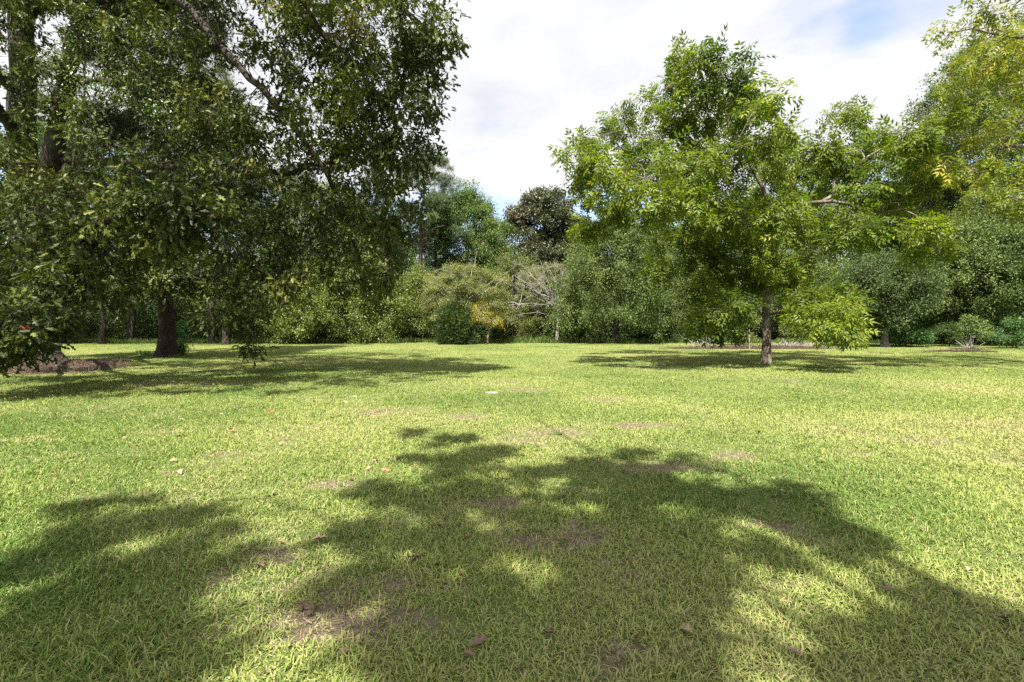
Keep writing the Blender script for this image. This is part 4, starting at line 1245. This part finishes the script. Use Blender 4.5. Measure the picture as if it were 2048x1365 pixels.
for ex, ey in ((-3.2, -1.4), (-1.6, -.3), (-1.0, 1.7), (.5, .1), (.4, -2.2), (-2.4, .6), (-.3, -2.2), (-2.6, -2.4)):
    e = np.array([ex, ey, 9.4])
    st_ = tb + (-.25, .8, 8.0)
    t.limb([st_, st_ * .5 + e * .5 + (0, 0, .5), e], .05, .015, 6, .06)
for q in range(70):   # stray sprigs that roughen the edge of the shade
    px, py, rx, ry, de = SHADE[t.g.integers(len(SHADE))]
    a_ = t.g.uniform(0, 6.28)
    py2 = max(py + math.sin(a_) * ry * 1.5, 862)
    px2 = px + math.cos(a_) * rx * 1.2
    c = ground(px2, py2)
    h_ = t.g.uniform(8, 12.5)
    t.clump((c[0] - SHX * h_, c[1] - SHY * h_, h_), (.17, .17, .12), .3, nodes=False)
for px, py, rx, ry, de in SHADE:
    c = ground(px, py)
    h_ = 9.6 + t.g.uniform(-1.6, 2.6)
    qx = rx / (py - YH) * EYE
    qy = EYE * FP * ry / (py - YH) ** 2
    t.clump((c[0] - SHX * h_, c[1] - SHY * h_, h_), (max(.1, qx * .8 - .11), max(.1, qy * .8 - .11), .35), de * .5, nodes=False)
t.finish('oak_tree', 'leafy oak behind the viewpoint, known only by its dappled shade on the near grass', 'tree', tb, 'oakbark', 'oak')

# ------------------------------------------------------------------ fallen leaves and a pale stone
def fallen_mesh(seed, mat):
    g = np.random.default_rng(seed)
    v, tt = OAK
    v = v.copy()
    v[:, 0] *= 1.15
    curl = g.uniform(.5, 1.3)
    v[:, 2] = v[:, 2] * 1.5 + curl * v[:, 0] ** 2 * 1.3 + .28 * curl * (v[:, 1] - .5) ** 2
    v[:, 2] += g.normal(size=len(v)) * .02
    v[:, 1] -= .5
    b = len(v)
    v = np.vstack([v, [(-.012, -.72, .08), (.012, -.72, .08), (0, -.5, .07)]])
    tt = np.vstack([tt, [(b, b + 1, b + 2)]])
    v[:, 2] -= v[:, 2].min()
    return build_mesh('fallen_leaf', v, tt, mat)


def tone(name, a, b_):
    return plain_mat(name, [(.3, a), (.7, b_)], 30, .6, .2)


RUST = [fallen_mesh(q, tone('rust_leaf', (.17, .055, .03), (.27, .11, .055))) for q in (1, 2)]
TAN = [fallen_mesh(q, tone('tan_leaf', (.18, .125, .07), (.30, .22, .13))) for q in (3, 4)]
BROWN = [fallen_mesh(q, tone('brown_leaf', (.07, .035, .025), (.14, .075, .05))) for q in (5, 6)]
g = np.random.default_rng(77)
LEAFG = 'dry leaves fallen on the lawn'
N_ = [('RUST', 'rust-red leaf lying by itself in the central shade, the reddest there', 932, 1083, .075), ('TAN', 'large pale brown curled leaf at the left rim of the central shade', 636, 1085, .105),
      ('BROWN', 'dark maroon leaf in the upper centre of the near shade', 877, 1056, .08), ('TAN', 'small tan leaf with a long stalk in the middle of the shade', 1147, 1108, .07),
      ('BROWN', 'brown leaf half sunk in grass at the bottom centre', 1097, 1275, .075), ('TAN', 'tan leaf alone on the sunlit right lawn', 1940, 1143, .07),
      ('BROWN', 'brown leaf at the right rim of the shade', 1776, 1182, .06), ('TAN', 'pale cream leaf lying on the sunlit left lawn', 566, 891, .09),
      ('RUST', 'rust leaf in a crumpled pair on the sunny left lawn', 541, 826, .13), ('BROWN', 'dark red leaf just left of the upper shadow lobe', 883, 850, .09),
      ('TAN', 'tan leaf upright in grass before the oak shade', 709, 796, .10), ('TAN', 'tan leaf just left of the upright one by the oak shade', 690, 807, .09),
      ('BROWN', 'long dark curled leaf in the lower right shade', 2003, 1242, .085), ('TAN', 'pale stick-like leaf in the bottom shade right of centre', 1375, 1268, .08),
      ('RUST', 'rust leaf by the bare patch at far left shade', 177, 1009, .06), ('TAN', 'pale tan leaf at the left, above the left shade', 116, 927, .09),
      ('BROWN', 'dark leaf near the bottom edge right of centre', 1587, 1312, .07), ('RUST', 'small red leaf on the left rim of the central shade', 561, 1091, .05)]
for kd, lab, px, py, sz in N_:
    me = {'RUST': RUST, 'TAN': TAN, 'BROWN': BROWN}[kd][g.integers(2)]
    c = ground(px, py)
    o = add_obj('fallen_leaf', me, loc=(c[0], c[1], lie(c[0:1], c[1:2]).item() + .022))
    o.scale = (sz * .85, sz * .85, sz * .85)
    o.rotation_euler = (g.normal() * .25, g.normal() * .25, g.uniform(0, 6.28))
    tag(o, lab, 'leaf', LEAFG)
GROUPS = [('RUST', 'small rust-red leaf among the scattered ones on the sunny left lawn', 'scattered rust leaves on the sunny left lawn', 16, (20, 900, 800, 960)),
          ('TAN', 'small tan leaf among the scattered ones on the sunny left lawn', 'scattered tan leaves on the sunny left lawn', 14, (20, 900, 800, 980)),
          ('BROWN', 'small dark brown leaf among the scattered ones on the sunny left lawn', 'scattered brown leaves on the sunny left lawn', 12, (20, 980, 800, 980)),
          ('RUST', 'small rust leaf lying in the dark shade of the left oak', 'rust leaves in the oak shade', 10, (260, 900, 735, 785)),
          ('BROWN', 'small brown leaf lying in the near dappled shade', 'brown leaves in the near shade', 12, (500, 1500, 1120, 1350)),
          ('TAN', 'small tan leaf far off on the sunny right lawn', 'tan leaves on the sunny right lawn', 8, (1300, 2000, 760, 1000))]
for kd, lab, grp, n_, (x0, x1, y0, y1) in GROUPS:
    pool = {'RUST': RUST, 'TAN': TAN, 'BROWN': BROWN}[kd]
    src = None
    for q in range(n_):
        c = ground(g.uniform(x0, x1), y0 + (y1 - y0) * g.random() ** 1.2)
        if src is None:
            o = src = add_obj('fallen_leaf', pool[g.integers(2)])
        else:
            o = src.copy(); o.data = pool[g.integers(2)]; COL.objects.link(o)
        sz = g.uniform(.055, .10)
        o.location = (c[0], c[1], lie(c[0:1], c[1:2]).item() + .022)
        o.scale = (sz * .85, sz * .85, sz * .85)
        o.rotation_euler = (g.normal() * .3, g.normal() * .3, g.uniform(0, 6.28))
        tag(o, lab, 'leaf', grp)

sm = plain_mat('pale_stone', [(.3, (.11, .10, .08)), (.7, (.20, .185, .155))], 12, .8, .4)
c = ground(982, 787)
na = 14
V = [(0, 0, .036)]
for ring, (rr, zz) in enumerate(((.55, .034), (.9, .02), (1.0, -.02))):
    for q in range(na):
        a = q / na * 6.2832
        kx = 1 + .16 * math.sin(2 * a + 1) + .08 * math.sin(5 * a)
        V.append((math.cos(a) * .11 * rr * kx * (1 + .25 * math.sin(3 * a + .6)), math.sin(a) * .07 * rr * kx, zz + .004 * math.sin(3 * a + ring)))
T = [(0, 1 + q, 1 + (q + 1) % na) for q in range(na)]
for r_ in range(2):
    for q in range(na):
        p, p2 = 1 + r_ * na + q, 1 + r_ * na + (q + 1) % na
        T += [(p, p + na, p2 + na), (p, p2 + na, p2)]
o = add_obj('flat_stone', build_mesh('flat_stone', np.array(V, float), np.array(T, int), sm, smooth=True), loc=(c[0], c[1], lie(c[0:1], c[1:2]).item()))
tag(o, 'flat whitish stone lying in the sunny grass near the middle', 'stone')
